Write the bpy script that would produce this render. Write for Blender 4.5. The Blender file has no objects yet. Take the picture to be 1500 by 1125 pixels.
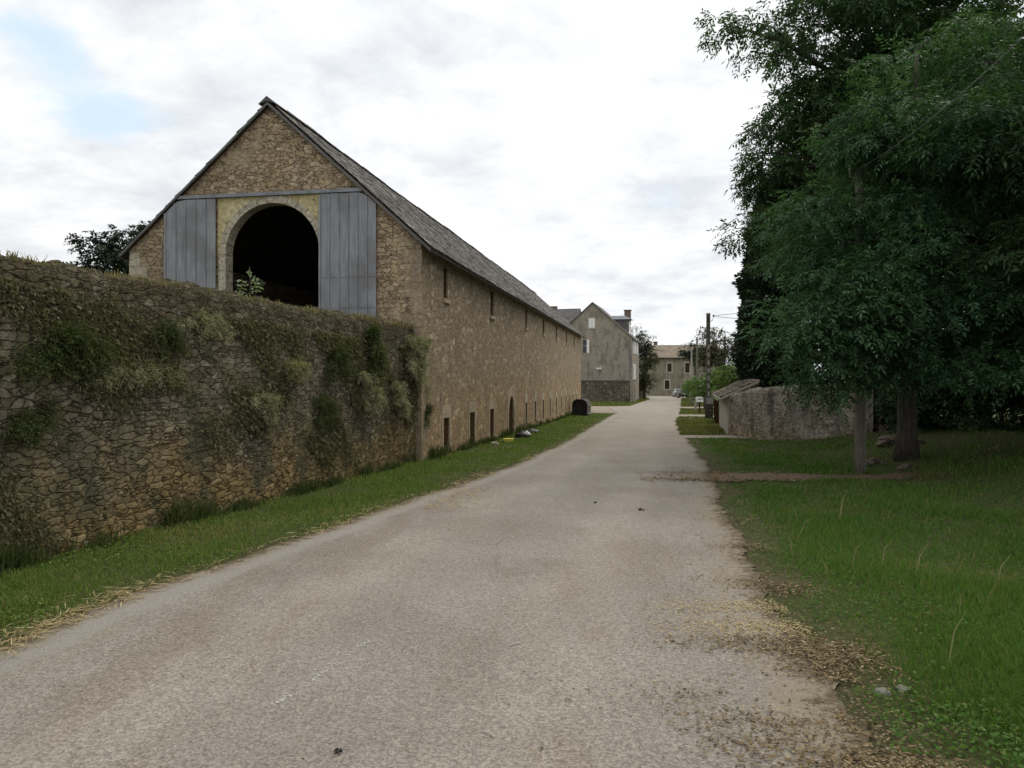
import bpy, math, random
import numpy as np
from mathutils import Vector

S = bpy.context.scene
COL = S.collection
rng = np.random.default_rng(7)
random.seed(7)
F, CU, HV, CAMZ = 1120.0, 750.0, 549.0, 1.8

# ------------------------------------------------------------------ layout helpers
YK = [-60.0, 0.0, 50.0, 150.0, 4000.0]
HK = [1.8, 1.8, 2.9, 4.15, 12.0]
def sstep(x, a, b):
    t = np.clip((np.asarray(x, float) - a) / (b - a), 0, 1)
    return t * t * (3 - 2 * t)
def bank(x, y):
    return 0.75 * sstep(x - 0.10 * np.asarray(y, float), 6.0, 10.5) * sstep(y, 5.0, 13.0) * (1 - sstep(y, 30.0, 46.0))
def gz(x, y):
    return CAMZ - np.interp(y, YK, HK) + bank(x, y)
def at(u, v, y):
    return ((u - CU) / F * y, y, CAMZ + (HV - v) / F * y)
def onground(u, v):
    d = v - HV
    lo, hi = 0.5, 600.0
    for _ in range(60):
        m = (lo + hi) / 2
        if F * np.interp(m, YK, HK) / m > d: lo = m
        else: hi = m
    return ((u - CU) / F * lo, lo)

# ------------------------------------------------------------------ nodes
def nd(t, typ, ins=None, **props):
    n = t.nodes.new(typ)
    for k, v in props.items(): setattr(n, k, v)
    for k, v in (ins or {}).items():
        s = n.inputs[k]
        if isinstance(v, bpy.types.NodeSocket): t.links.new(v, s)
        else: s.default_value = v
    return n
def c4(c): return (c[0], c[1], c[2], 1.0)
def mix(t, f, a, b, blend='MIX'):
    n = t.nodes.new('ShaderNodeMix'); n.data_type = 'RGBA'; n.blend_type = blend
    for i, v in ((0, f), (6, a), (7, b)):
        if isinstance(v, bpy.types.NodeSocket): t.links.new(v, n.inputs[i])
        elif i == 0: n.inputs[i].default_value = v
        else: n.inputs[i].default_value = c4(v)
    return n.outputs[2]
def ramp(t, f, stops):
    n = nd(t, 'ShaderNodeValToRGB', {'Fac': f}); e = n.color_ramp.elements
    while len(e) < len(stops): e.new(0.5)
    for el, (p, c) in zip(e, stops): el.position = p; el.color = c4(c)
    return n.outputs['Color']
def sm(t, x, a, b, lo=0.0, hi=1.0):
    return nd(t, 'ShaderNodeMapRange', {'Value': x, 'From Min': a, 'From Max': b, 'To Min': lo, 'To Max': hi},
              interpolation_type='SMOOTHSTEP').outputs[0]
def mth(t, op, a, b=0.0, c=None):
    n = nd(t, 'ShaderNodeMath', {0: a, 1: b}, operation=op)
    if c is not None:
        if isinstance(c, bpy.types.NodeSocket): t.links.new(c, n.inputs[2])
        else: n.inputs[2].default_value = c
    return n.outputs[0]
def noise(t, vec, scale, detail=4.0, rough=0.55, out='Fac', dims='3D', dist=0.0):
    return nd(t, 'ShaderNodeTexNoise', {'Vector': vec, 'Scale': scale, 'Detail': detail, 'Roughness': rough, 'Distortion': dist},
              noise_dimensions=dims).outputs[out]
def vmap(t, vec, scale=(1, 1, 1), loc=(0, 0, 0)):
    return nd(t, 'ShaderNodeMapping', {'Vector': vec, 'Scale': scale, 'Location': loc}).outputs[0]
def newmat(name):
    m = bpy.data.materials.new(name); m.use_nodes = True
    t = m.node_tree; t.nodes.clear()
    return m, t
def finish(m, t, col, rough=0.85, spec=0.25, height=None, bump=0.02, strength=0.8, method='BUMP', metallic=0.0, mid=0.0):
    b = nd(t, 'ShaderNodeBsdfPrincipled', {'Roughness': rough, 'Specular IOR Level': spec, 'Metallic': metallic})
    if isinstance(col, bpy.types.NodeSocket): t.links.new(col, b.inputs['Base Color'])
    else: b.inputs['Base Color'].default_value = c4(col)
    o = nd(t, 'ShaderNodeOutputMaterial', {'Surface': b.outputs[0]})
    if height is not None:
        if method == 'BUMP':
            bp = nd(t, 'ShaderNodeBump', {'Height': height, 'Distance': bump, 'Strength': strength})
            t.links.new(bp.outputs[0], b.inputs['Normal'])
        else:
            d = nd(t, 'ShaderNodeDisplacement', {'Height': height, 'Midlevel': mid, 'Scale': bump})
            t.links.new(d.outputs[0], o.inputs['Displacement'])
            m.displacement_method = 'BOTH'
    return m
def plain(name, col, rough=0.7, spec=0.3, metallic=0.0, var=0.25, scale=6.0):
    m, t = newmat(name)
    co = nd(t, 'ShaderNodeTexCoord').outputs['Object']
    n = noise(t, co, scale, 5)
    lo = tuple(c * (1 - var) for c in col); hi = tuple(min(1, c * (1 + var)) for c in col)
    return finish(m, t, ramp(t, n, [(0.3, lo), (0.7, hi)]), rough, spec, n, 0.004, 0.4, metallic=metallic)

def stone_mat(name, sx, sz, stones, mortar, stain=None, stain_amt=0.5, method='BUMP', bump=0.03, warp=0.5,
              joint=(0.02, 0.12), moss=None, moss_rng=None, warm=None, warm_rng=None, off=(0, 0, 0), hgt=1.0, plaster=None, plaster_rng=(0.5, 0.6), streak=0.35):
    m, t = newmat(name)
    uv = nd(t, 'ShaderNodeUVMap').outputs[0]
    uv = vmap(t, uv, (1, 1, 1), off)
    wz = nd(t, 'ShaderNodeVectorMath', {0: noise(t, uv, 2.2, 3, 0.6, 'Color', '2D'), 1: (0.5, 0.5, 0.5)}, operation='SUBTRACT').outputs[0]
    big = noise(t, uv, 0.55, 3, 0.55, 'Fac', '2D')
    base = vmap(t, uv, (sx, sz, 1))
    wv = nd(t, 'ShaderNodeVectorMath', {0: wz, 1: (warp * 1.6, warp, 0), 2: base}, operation='MULTIPLY_ADD').outputs[0]
    ve = nd(t, 'ShaderNodeTexVoronoi', {'Vector': wv, 'Scale': 1.0, 'Randomness': 0.92}, feature='DISTANCE_TO_EDGE', voronoi_dimensions='2D').outputs['Distance']
    vc = nd(t, 'ShaderNodeTexVoronoi', {'Vector': wv, 'Scale': 1.0, 'Randomness': 0.92}, feature='F1', voronoi_dimensions='2D').outputs['Color']
    sep = nd(t, 'ShaderNodeSeparateColor', {0: vc})
    wv2 = nd(t, 'ShaderNodeVectorMath', {0: wz, 1: (1.5, 1.0, 0), 2: vmap(t, uv, (sx * 2.1, sz * 1.9, 1))}, operation='MULTIPLY_ADD').outputs[0]
    ve2 = nd(t, 'ShaderNodeTexVoronoi', {'Vector': wv2, 'Scale': 1.0}, feature='DISTANCE_TO_EDGE', voronoi_dimensions='2D').outputs['Distance']
    vc2 = nd(t, 'ShaderNodeTexVoronoi', {'Vector': wv2, 'Scale': 1.0}, feature='F1', voronoi_dimensions='2D').outputs['Color']
    sep2 = nd(t, 'ShaderNodeSeparateColor', {0: vc2})
    small = mth(t, 'GREATER_THAN', sep.outputs[2], 0.6)           # some stones are split into small ones
    fine = noise(t, uv, 38, 5, 0.65, 'Fac', '2D')
    mid_n = noise(t, uv, 9, 4, 0.6, 'Fac', '2D')
    jn = mth(t, 'MULTIPLY_ADD', mid_n, 0.16, -0.08)
    e1 = sm(t, mth(t, 'ADD', ve, jn), joint[0], joint[1])
    e2 = sm(t, mth(t, 'ADD', ve2, jn), joint[0], joint[1] * 1.4)
    e = mth(t, 'MULTIPLY', e1, mth(t, 'MAXIMUM', e2, mth(t, 'SUBTRACT', 1.0, small)))
    rnd = nd(t, 'ShaderNodeMix', {0: small, 2: sep.outputs[0], 3: sep2.outputs[0]}).outputs[0]
    rnd2 = nd(t, 'ShaderNodeMix', {0: small, 2: sep.outputs[1], 3: sep2.outputs[1]}).outputs[0]
    sc = ramp(t, rnd, [(i / (len(stones) - 1), c) for i, c in enumerate(stones)])
    sc = mix(t, 0.75, sc, ramp(t, mid_n, [(0.25, (0.45, 0.45, 0.45)), (0.75, (1.35, 1.33, 1.3))]), 'MULTIPLY')
    sc = mix(t, 0.8, sc, ramp(t, fine, [(0.25, (0.5, 0.5, 0.5)), (0.75, (1.4, 1.4, 1.4))]), 'MULTIPLY')
    col = mix(t, e, mortar, sc)
    zc = nd(t, 'ShaderNodeSeparateXYZ', {0: uv}).outputs[1]
    if plaster is not None:
        pf = sm(t, mth(t, 'MULTIPLY_ADD', fine, 0.12, noise(t, uv, 0.9, 6, 0.62, 'Fac', '2D')), plaster_rng[0], plaster_rng[1])
        pc = mix(t, 0.7, plaster, ramp(t, mid_n, [(0.3, (0.6, 0.6, 0.6)), (0.7, (1.25, 1.25, 1.25))]), 'MULTIPLY')
        col = mix(t, pf, col, pc)
        e = mth(t, 'MAXIMUM', e, mth(t, 'MULTIPLY', pf, 0.6))
    if warm is not None:
        wf = mth(t, 'MULTIPLY', sm(t, mth(t, 'MULTIPLY_ADD', big, 1.6, mth(t, 'SUBTRACT', zc, 0.8)), warm_rng[0], warm_rng[1], 1, 0), 0.8)
        col = mix(t, wf, col, mix(t, 1.0, col, warm, 'MULTIPLY'))
    if stain is not None:
        sf = sm(t, noise(t, vmap(t, uv, (1.0, streak, 1)), 1.3, 8, 0.66, 'Fac', '2D'), 0.44, 0.68)
        sf = mth(t, 'MULTIPLY', sf, stain_amt)
        col = mix(t, sf, col, stain)
        li = sm(t, noise(t, uv, 6.5, 6, 0.7, 'Fac', '2D'), 0.62, 0.72, 0, 0.55)
        col = mix(t, li, col, (0.33, 0.32, 0.27))
        dk = sm(t, noise(t, vmap(t, uv, (1, 1, 1), (7, 3, 0)), 4.0, 6, 0.7, 'Fac', '2D'), 0.58, 0.72, 0, 0.6)
        col = mix(t, dk, col, (0.03, 0.028, 0.022))
    if moss is not None:
        mf = sm(t, mth(t, 'MULTIPLY_ADD', noise(t, uv, 3.0, 7, 0.68, 'Fac', '2D'), 2.4, mth(t, 'SUBTRACT', zc, 1.2)), moss_rng[0], moss_rng[1])
        col = mix(t, mth(t, 'MULTIPLY', mf, 0.85), col, ramp(t, fine, [(0.3, moss), (0.7, tuple(2.4 * c for c in moss))]))
    h = mth(t, 'MULTIPLY', e, mth(t, 'MULTIPLY_ADD', rnd2, 0.55, 0.45))
    h = mth(t, 'ADD', h, mth(t, 'ADD', mth(t, 'MULTIPLY', mid_n, 0.35), mth(t, 'MULTIPLY', fine, 0.22)))
    h = mth(t, 'MULTIPLY', h, hgt)
    return finish(m, t, col, 0.95, 0.1, h, bump, 0.9, method, mid=0.6 if method != 'BUMP' else 0.0)

# ------------------------------------------------------------------ mesh helpers
ORG = {}
def meta(o, label=None, cat=None, group=None, kind=None):
    if label: o['label'] = label
    if cat: o['category'] = cat
    if group: o['group'] = group
    if kind: o['kind'] = kind
    return o
def boxuv(me):
    uvl = me.uv_layers.new(name='UVMap')
    nv = len(me.vertices); co = np.empty(nv * 3); me.vertices.foreach_get('co', co); co = co.reshape(-1, 3)
    out = np.empty((len(me.loops), 2))
    for p in me.polygons:
        n = p.normal
        if abs(n.z) > 0.75: tx, ty = (1, 0, 0), (0, 1, 0)
        else:
            l = math.hypot(n.x, n.y); tx = (-n.y / l, n.x / l, 0)
            ty = (0, 0, 1) if abs(n.z) < 0.3 else (n.x / l * -n.z, n.y / l * -n.z, l)
        for li in p.loop_indices:
            c = co[me.loops[li].vertex_index]
            out[li] = (c[0] * tx[0] + c[1] * tx[1] + c[2] * tx[2], c[0] * ty[0] + c[1] * ty[1] + c[2] * ty[2])
    uvl.data.foreach_set('uv', out.ravel())
def empty(name, loc, label, cat, group=None):
    o = bpy.data.objects.new(name, None); COL.objects.link(o); o.location = loc
    o.empty_display_size = 0.3
    ORG[o.name] = Vector(loc)
    return meta(o, label, cat, group)
def npmesh(name, verts, faces, mat, parent=None, loc=None, rnd=None, smooth=False, uv=None):
    """verts (N,3) world, faces (M,k) equal-sized"""
    verts = np.asarray(verts, float); faces = np.asarray(faces, int)
    org = ORG[parent.name] if parent else Vector(loc if loc is not None else (0, 0, 0))
    me = bpy.data.meshes.new(name)
    v = verts - np.array(org)
    me.vertices.add(len(v)); me.vertices.foreach_set('co', v.ravel())
    k = faces.shape[1]
    me.loops.add(faces.size); me.loops.foreach_set('vertex_index', faces.ravel())
    me.polygons.add(len(faces)); me.polygons.foreach_set('loop_start', np.arange(len(faces)) * k)
    me.update(calc_edges=True)
    if rnd is not None:
        a = me.attributes.new('rnd', 'FLOAT', 'FACE'); a.data.foreach_set('value', np.asarray(rnd, float))
    if uv is not None:
        l = me.uv_layers.new(name='UVMap'); l.data.foreach_set('uv', np.asarray(uv, float)[faces.ravel()].ravel())
    if smooth: me.polygons.foreach_set('use_smooth', np.ones(len(faces), bool))
    me.materials.append(mat)
    o = bpy.data.objects.new(name, me); COL.objects.link(o)
    if parent: o.parent = parent; ORG[o.name] = org
    else: o.location = org; ORG[o.name] = org
    return o
class MB:
    def __init__(s): s.v = []; s.f = []
    def box(s, o, ax, ay, az):
        o, ax, ay, az = Vector(o), Vector(ax), Vector(ay), Vector(az); b = len(s.v)
        for k in (0, 1):
            for j in (0, 1):
                for i in (0, 1): s.v.append(o + ax * i + ay * j + az * k)
        fs = [(0, 2, 3, 1), (4, 5, 7, 6), (0, 1, 5, 4), (2, 6, 7, 3), (0, 4, 6, 2), (1, 3, 7, 5)]
        if ax.cross(ay).dot(az) < 0: fs = [f[::-1] for f in fs]
        s.f += [tuple(b + i for i in f) for f in fs]
    def bbox(s, x0, x1, y0, y1, z0, z1): s.box((x0, y0, z0), (x1 - x0, 0, 0), (0, y1 - y0, 0), (0, 0, z1 - z0))
    def prism(s, pts, off):
        """extrude closed 3d outline pts by vector off (front face is pts)"""
        pts = [Vector(p) for p in pts]; off = Vector(off); n = len(pts); b = len(s.v)
        nrm = Vector((0, 0, 0))
        for i in range(n): nrm += pts[i].cross(pts[(i + 1) % n])
        if nrm.dot(off) > 0: pts = pts[::-1]
        s.v += pts + [p + off for p in pts]
        s.f.append(tuple(range(b, b + n))); s.f.append(tuple(range(b + 2 * n - 1, b + n - 1, -1)))
        for i in range(n):
            j = (i + 1) % n; s.f.append((b + j, b + i, b + n + i, b + n + j))
    def tube(s, pts, rad, n=8, cap=True):
        pts = [Vector(p) for p in pts]; m = len(pts); b = len(s.v)
        if not hasattr(rad, '__len__'): rad = [rad] * m
        for i, p in enumerate(pts):
            d = (pts[min(i + 1, m - 1)] - pts[max(i - 1, 0)]).normalized()
            r = Vector((0, 0, 1)) if abs(d.z) < 0.9 else Vector((1, 0, 0))
            e1 = d.cross(r).normalized(); e2 = d.cross(e1)
            for k in range(n):
                a = 2 * math.pi * k / n
                s.v.append(p + (e1 * math.cos(a) + e2 * math.sin(a)) * rad[i])
        for i in range(m - 1):
            for k in range(n):
                k2 = (k + 1) % n
                s.f.append((b + i * n + k, b + i * n + k2, b + (i + 1) * n + k2, b + (i + 1) * n + k))
        if cap:
            s.f.append(tuple(b + k for k in range(n))[::-1]); s.f.append(tuple(b + (m - 1) * n + k for k in range(n)))
    def quad(s, a, b_, c, d):
        b = len(s.v); s.v += [Vector(a), Vector(b_), Vector(c), Vector(d)]; s.f.append((b, b + 1, b + 2, b + 3))
    def build(s, name, mat, parent=None, loc=None, smooth=False, uv=True, jitter=0.0):
        org = ORG[parent.name] if parent else Vector(loc if loc is not None else (0, 0, 0))
        me = bpy.data.meshes.new(name)
        vs = [tuple(v - org) for v in map(Vector, s.v)]
        if jitter: vs = [tuple(c + random.uniform(-jitter, jitter) for c in v) for v in vs]
        me.from_pydata(vs, [], s.f); me.update()
        if uv: boxuv(me)
        if smooth: me.polygons.foreach_set('use_smooth', np.ones(len(me.polygons), bool))
        me.materials.append(mat)
        o = bpy.data.objects.new(name, me); COL.objects.link(o)
        if parent: o.parent = parent; ORG[o.name] = org
        else: o.location = org; ORG[o.name] = org
        return o

# ------------------------------------------------------------------ foliage
def nrm(a): return a / np.maximum(np.linalg.norm(a, axis=-1, keepdims=True), 1e-9)
def spray_geo(c, d, L, nl, ll, lw, r, spread=0.95, tint=None):
    """compound leaves: c (N,3) rachis base, d (N,3) direction"""
    N = len(c)
    up = np.array([0, 0, 1.0])
    side = nrm(np.cross(d, up) + r.normal(0, 0.25, (N, 3)))
    nor = nrm(np.cross(side, d))
    npair = (nl - 1) // 2
    Ls = L * r.uniform(0.65, 1.2, N)
    V, R = [], []
    base_r = r.random(N) + (tint / .7 if tint is not None else 0)
    for i in range(nl):
        if i == nl - 1: f, sd = 1.0, 0
        else: f, sd = 0.25 + 0.72 * (i // 2) / max(npair - 0.5, 1), (1 if i % 2 else -1)
        p = c + d * (Ls * f)[:, None] + np.array([0, 0, -1.0]) * (0.22 * Ls * f * f)[:, None]
        ld = nrm(d * 0.55 + side * sd * spread + nor * r.normal(0, 0.3, (N, 1)) + np.array([0, 0, -0.18]) + r.normal(0, 0.15, (N, 3)))
        ln = nrm(nor + r.normal(0, 0.3, (N, 3)))
        lsd = nrm(np.cross(ld, ln))
        l_ = (ll * r.uniform(0.7, 1.25, N))[:, None]; w_ = (lw * r.uniform(0.8, 1.2, N))[:, None]
        V.append(np.stack([p, p + ld * l_ * 0.45 + lsd * w_ * 0.5 - ln * w_ * 0.08, p + ld * l_ - np.array([0, 0, 0.12]) * l_, p + ld * l_ * 0.45 - lsd * w_ * 0.5 - ln * w_ * 0.08], 1))
        R.append(np.clip(base_r * 0.7 + r.random(N) * 0.3, 0, .999))
    V = np.concatenate(V).reshape(-1, 3); R = np.concatenate(R)
    return V, np.arange(len(V)).reshape(-1, 4), R
def ellipsoid_pts(c, rad, n, r, inner=0.45):
    d = nrm(r.normal(size=(n, 3))); k = r.uniform(inner ** 3, 1, n) ** (1 / 3)
    return np.array(c) + d * np.array(rad) * k[:, None]
def cluster_sprays(cl, n_per, r, droop=0.25, flat=0.5):
    C, D, T = [], [], []
    for (x, y, z, rad) in cl:
        n = max(3, int(n_per * (rad ** 2)))
        d = nrm(r.normal(size=(n, 3)) * np.array([1, 1, 0.6]))
        k = r.uniform(0.1, 1, n) ** 0.6
        off = d * (rad * k)[:, None] * np.array([1.12, 1.12, flat])
        off[:, 2] -= 0.22 * rad * (np.hypot(off[:, 0], off[:, 1]) / rad) ** 2        # boughs arch over and droop at the tips
        C.append(np.array([x, y, z]) + off)
        D.append(nrm(d * np.array([1, 1, .6]) + r.normal(0, 0.35, (n, 3)) + np.array([0, 0, -droop])))
        T.append(np.full(n, r.normal(0, .16)))
    return np.concatenate(C), np.concatenate(D), np.concatenate(T)
def leaf_mat(name, cols, trans=0.3, rough=0.5, spec=0.35):
    rough, spec = max(rough, .6), spec * .5
    m, t = newmat(name)
    a = nd(t, 'ShaderNodeAttribute', attribute_name='rnd').outputs['Fac']
    col = ramp(t, a, [(i / (len(cols) - 1), c) for i, c in enumerate(cols)])
    b = nd(t, 'ShaderNodeBsdfPrincipled', {'Base Color': col, 'Roughness': rough, 'Specular IOR Level': spec})
    tr = nd(t, 'ShaderNodeBsdfTranslucent', {'Color': mix(t, 1.0, col, (1.2, 1.35, 0.6), 'MULTIPLY')})
    mx = nd(t, 'ShaderNodeMixShader', {0: trans, 1: b.outputs[0], 2: tr.outputs[0]})
    nd(t, 'ShaderNodeOutputMaterial', {'Surface': mx.outputs[0]})
    return m
def bark_mat(name, a, b):
    m, t = newmat(name)
    co = nd(t, 'ShaderNodeTexCoord').outputs['Object']
    n = noise(t, vmap(t, co, (9, 9, 1.6)), 2.0, 6, 0.65)
    return finish(m, t, ramp(t, n, [(0.3, a), (0.7, b)]), 0.9, 0.1, n, 0.03, 0.9)
def limb(mb, p0, p1, r0, r1, r, sag=0.12, seg=6, n=6):
    p0, p1 = np.array(p0, float), np.array(p1, float); L = np.linalg.norm(p1 - p0)
    pts = []
    for i in range(seg + 1):
        f = i / seg
        q = p0 + (p1 - p0) * f + np.array([0, 0, 1.0]) * L * sag * math.sin(math.pi * f)
        if 0 < i < seg: q = q + r.normal(0, 0.03 * L, 3)
        pts.append(q)
    mb.tube(pts, [r0 + (r1 - r0) * i / seg for i in range(seg + 1)], n)
def make_tree(name, label, cat, base, clusters, trunk, tr, lmat, bmat, seed, group=None, n_per=70, L=0.36, nl=9, ll=0.13, lw=0.045,
              limbs=24, droop=0.25, sink=0.15, flat=.5, extra=()):
    r = np.random.default_rng(seed)
    bz = float(gz(base[0], base[1]))
    root = empty(name, (base[0], base[1], bz), label, cat, group)
    tp = [np.array([base[0], base[1], bz - sink])] + [np.array(p, float) for p in trunk]
    mb = MB()
    fine = []
    for i in range(len(tp) - 1):
        for k in range(4): fine.append(tp[i] + (tp[i + 1] - tp[i]) * k / 4 + (r.normal(0, 0.02, 3) if i + k else 0))
    fine.append(tp[-1])
    rr = [tr * (1.35 if i == 0 else 1.0) * (1 - 0.8 * i / (len(fine) - 1)) for i in range(len(fine))]
    mb.tube(fine, rr, 10)
    idx = r.permutation(len(clusters))[:limbs]
    for i in idx:
        c = np.array(clusters[i][:3])
        lo = [k for k in range(len(fine)) if fine[k][2] < c[2] + 0.3 and k > len(fine) // 4] or [len(fine) // 2]
        k = min(lo, key=lambda q: np.linalg.norm(fine[q] - c) + 0.3 * abs(q - len(fine) * 0.6))
        limb(mb, fine[k], c, max(0.02, rr[k] * 0.5), 0.012, r)
    for pts_, ra_, rb_ in extra: mb.tube(pts_, [ra_ + (rb_ - ra_) * i / (len(pts_) - 1) for i in range(len(pts_))], 8)
    mb.build('trunk', bmat, root, smooth=True, uv=False)
    C, D, T = cluster_sprays(clusters, n_per, r, droop, flat)
    V, Fq, R = spray_geo(C, D, L, nl, ll, lw, r, tint=T)
    npmesh('crown', V, Fq, lmat, root, rnd=R)
    return root
# ------------------------------------------------------------------ materials
M = {}
M['near_wall'] = stone_mat('near_wall_rubble', 5.8, 12.6, [(.12, .103, .068), (.18, .155, .105), (.145, .127, .09), (.22, .195, .14), (.16, .138, .092), (.27, .245, .19)],
    (.06, .051, .035), stain=(.075, .072, .046), stain_amt=0.85, method='BOTH', bump=0.045, warp=1.15, joint=(-0.07, 0.15),
    moss=(.04, .033, .018), moss_rng=(2.3, 3.15), warm=(1.45, 1.2, .72), warm_rng=(0.0, 1.15), streak=.7)
barn_st = [(.24, .19, .13), (.39, .315, .215), (.31, .25, .17), (.54, .465, .355), (.36, .29, .20), (.27, .22, .155), (.44, .365, .26)]
M['barn_side'] = stone_mat('barn_side_rubble', 3.4, 6.6, barn_st, (.30, .235, .15), stain=(.2, .165, .12), stain_amt=0.5, warp=0.8,
    joint=(-0.03, 0.10), bump=0.03, warm=(1.15, 1.0, .78), warm_rng=(0.4, 3.2), streak=0.6)
M['barn_gable'] = stone_mat('barn_gable_rubble', 5.0, 8.8, [(.34, .25, .15), (.46, .35, .22), (.39, .30, .19), (.54, .43, .30), (.42, .33, .23), (.36, .27, .17)],
    (.2, .15, .09), stain=(.17, .14, .10), stain_amt=0.5, warp=1.0, joint=(-0.04, 0.10), bump=0.05, plaster=(.43, .34, .22), plaster_rng=(.62, .74))
M['dressed'] = stone_mat('dressed_limestone', 1.6, 2.2, [(.42, .38, .29), (.5, .45, .35), (.46, .41, .31)], (.3, .26, .19), stain=(.2, .18, .14), stain_amt=.4, warp=0.1, joint=(0, .03), bump=0.012)
M['dressed_yellow'] = stone_mat('lichened_plaster', 1.2, 1.5, [(.54, .46, .23), (.56, .49, .29)], (.46, .38, .19), stain=(.36, .3, .14), stain_amt=.5, warp=0.3, joint=(0, .03), bump=0.012)
M['warm_dressed'] = stone_mat('warm_dressed', 1.5, 2.0, [(.44, .36, .25), (.48, .40, .29)], (.36, .29, .2), stain=(.26, .21, .15), stain_amt=.5, warp=0.1, joint=(0, .03), bump=0.01)
M['garden_wall'] = stone_mat('garden_wall_rubble', 5.6, 8.4, [(.2, .178, .138), (.32, .29, .235), (.26, .235, .185), (.4, .37, .31), (.29, .26, .205)], (.17, .148, .11),
    stain=(.075, .07, .06), stain_amt=0.75, method='BOTH', bump=0.04, warp=0.9, joint=(-0.04, 0.13), plaster=(.34, .31, .255), plaster_rng=(.50, .68), streak=0.45,
    warm=(1.3, 1.05, .75), warm_rng=(-.9, 0.1))
M['house_render'] = stone_mat('old_grey_render', 2.6, 3.6, [(.3, .25, .19), (.39, .335, .265), (.34, .29, .225)], (.28, .23, .175), stain=(.17, .148, .118), stain_amt=.75, warp=.8, joint=(0, .09), bump=.02,
    plaster=(.355, .315, .255), plaster_rng=(.42, .54))
M['low_wall'] = stone_mat('low_dark_rubble', 2.2, 3.4, [(.13, .11, .085), (.22, .19, .15), (.17, .145, .11), (.3, .26, .21)], (.07, .06, .045), stain=(.06, .052, .04), stain_amt=.7, warp=.6, joint=(0, .1), bump=.05)
M['far_render'] = stone_mat('far_olive_render', 2.0, 3.0, [(.22, .2, .145), (.28, .255, .19)], (.2, .18, .13), stain=(.13, .12, .085), stain_amt=.7, warp=.6, joint=(0, .06), bump=.01, plaster=(.27, .245, .18), plaster_rng=(.4, .55))
M['pale_render'] = plain('pale_render', (.45, .42, .36), .9, .1, var=.18, scale=3)
M['lauze'] = plain('stone_slates', (.2, .19, .182), .9, .15, var=.5, scale=3.5)
def slab_mat(name, cols, lichen):
    m, t = newmat(name)
    a = nd(t, 'ShaderNodeAttribute', attribute_name='rnd').outputs['Fac']
    co = nd(t, 'ShaderNodeTexCoord').outputs['Object']
    n = noise(t, co, 5.0, 7, 0.7); n2 = noise(t, co, 22.0, 5, 0.7); n3 = noise(t, co, .7, 4, .6)
    col = ramp(t, a, [(i / (len(cols) - 1), c) for i, c in enumerate(cols)])
    col = mix(t, .8, col, ramp(t, n2, [(.3, (.5, .5, .5)), (.7, (1.4, 1.4, 1.4))]), 'MULTIPLY')
    col = mix(t, sm(t, n, .52, .66, 0, .7), col, lichen)
    col = mix(t, sm(t, n3, .45, .7, 0, .5), col, tuple(c * .45 for c in cols[0]))
    return finish(m, t, col, .95, .1, n2, .015, .8)
M['slabs'] = slab_mat('lauze_slabs', [(.12, .113, .107), (.36, .34, .32), (.2, .19, .18), (.5, .475, .445), (.27, .255, .24)], (.36, .345, .31))
M['tiles'] = slab_mat('pale_clay_tiles', [(.33, .265, .2), (.42, .34, .26), (.37, .31, .245), (.48, .4, .31)], (.36, .33, .27))
M['oldtiles'] = slab_mat('grey_mossy_tiles', [(.17, .15, .115), (.235, .2, .155), (.28, .225, .165)], (.2, .195, .14))
M['slate'] = plain('slate', (.13, .125, .122), .75, .25, var=.35, scale=2)
M['zinc'] = plain('weathered_zinc', (.2, .215, .235), .6, .3, var=.25, scale=4)
def board_mat():
    m, t = newmat('grey_boards')
    co = nd(t, 'ShaderNodeTexCoord').outputs['Object']
    n = noise(t, vmap(t, co, (16, 16, .9)), 1.6, 6, .65); g = noise(t, co, .9, 4, .6)
    col = ramp(t, n, [(.25, (.17, .178, .188)), (.55, (.285, .295, .308)), (.8, (.375, .382, .39))])
    col = mix(t, sm(t, g, .40, .66, 0, .7), col, (.17, .165, .17))
    st = noise(t, vmap(t, co, (7, 7, .5), (3, 1, 2)), 1.2, 6, .7)
    col = mix(t, sm(t, st, .55, .72, 0, .6), col, (.12, .12, .13))
    return finish(m, t, col, .8, .2, n, .006, .6)
M['boards'] = board_mat()
M['wood_dark'] = plain('dark_door_wood', (.05, .028, .013), 1.0, .03, var=.5, scale=9)
M['wood_eave'] = plain('eave_wood', (.06, .05, .04), .9, .1, var=.4)
M['pole_wood'] = bark_mat('pole_wood', (.10, .092, .07), (.2, .185, .145))
M['bark'] = bark_mat('bark', (.03, .027, .021), (.10, .09, .072))
M['concrete'] = plain('concrete', (.33, .31, .27), .9, .15, var=.2, scale=5)
M['concrete_dark'] = plain('concrete_dark', (.10, .09, .075), .9, .15, var=.35, scale=5)
M['white_paint'] = plain('white_paint', (.78, .77, .74), .6, .3, var=.08)
M['chalk'] = plain('worn_chalk_paint', (.5, .48, .44), .8, .1, var=.2, scale=40)
M['black'] = plain('black_plastic', (.012, .012, .012), .5, .4, var=.3)
M['grey_plastic'] = plain('grey_plastic', (.23, .22, .205), .6, .3, var=.2)
M['yellow'] = plain('yellow_plastic', (.6, .55, .1), .7, .2, var=.12)
M['glass'] = plain('window_glass', (.02, .022, .025), .12, .5, var=.2)
M['wire'] = plain('wire', (.05, .05, .05), .6, .3)
M['wire_pale'] = plain('wire_pale', (.2, .21, .2), .6, .3)
M['brick'] = plain('chimney_brick', (.17, .13, .105), .9, .1, var=.35)
M['hay'] = leaf_mat('hay', [(.30, .22, .10), (.5, .4, .22), (.4, .31, .15), (.6, .5, .3)], .15, .8, .1)
M['litter'] = leaf_mat('litter', [(.07, .05, .028), (.16, .115, .06), (.26, .19, .10), (.11, .085, .05), (.4, .33, .2)], .1, .8, .15)
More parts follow.
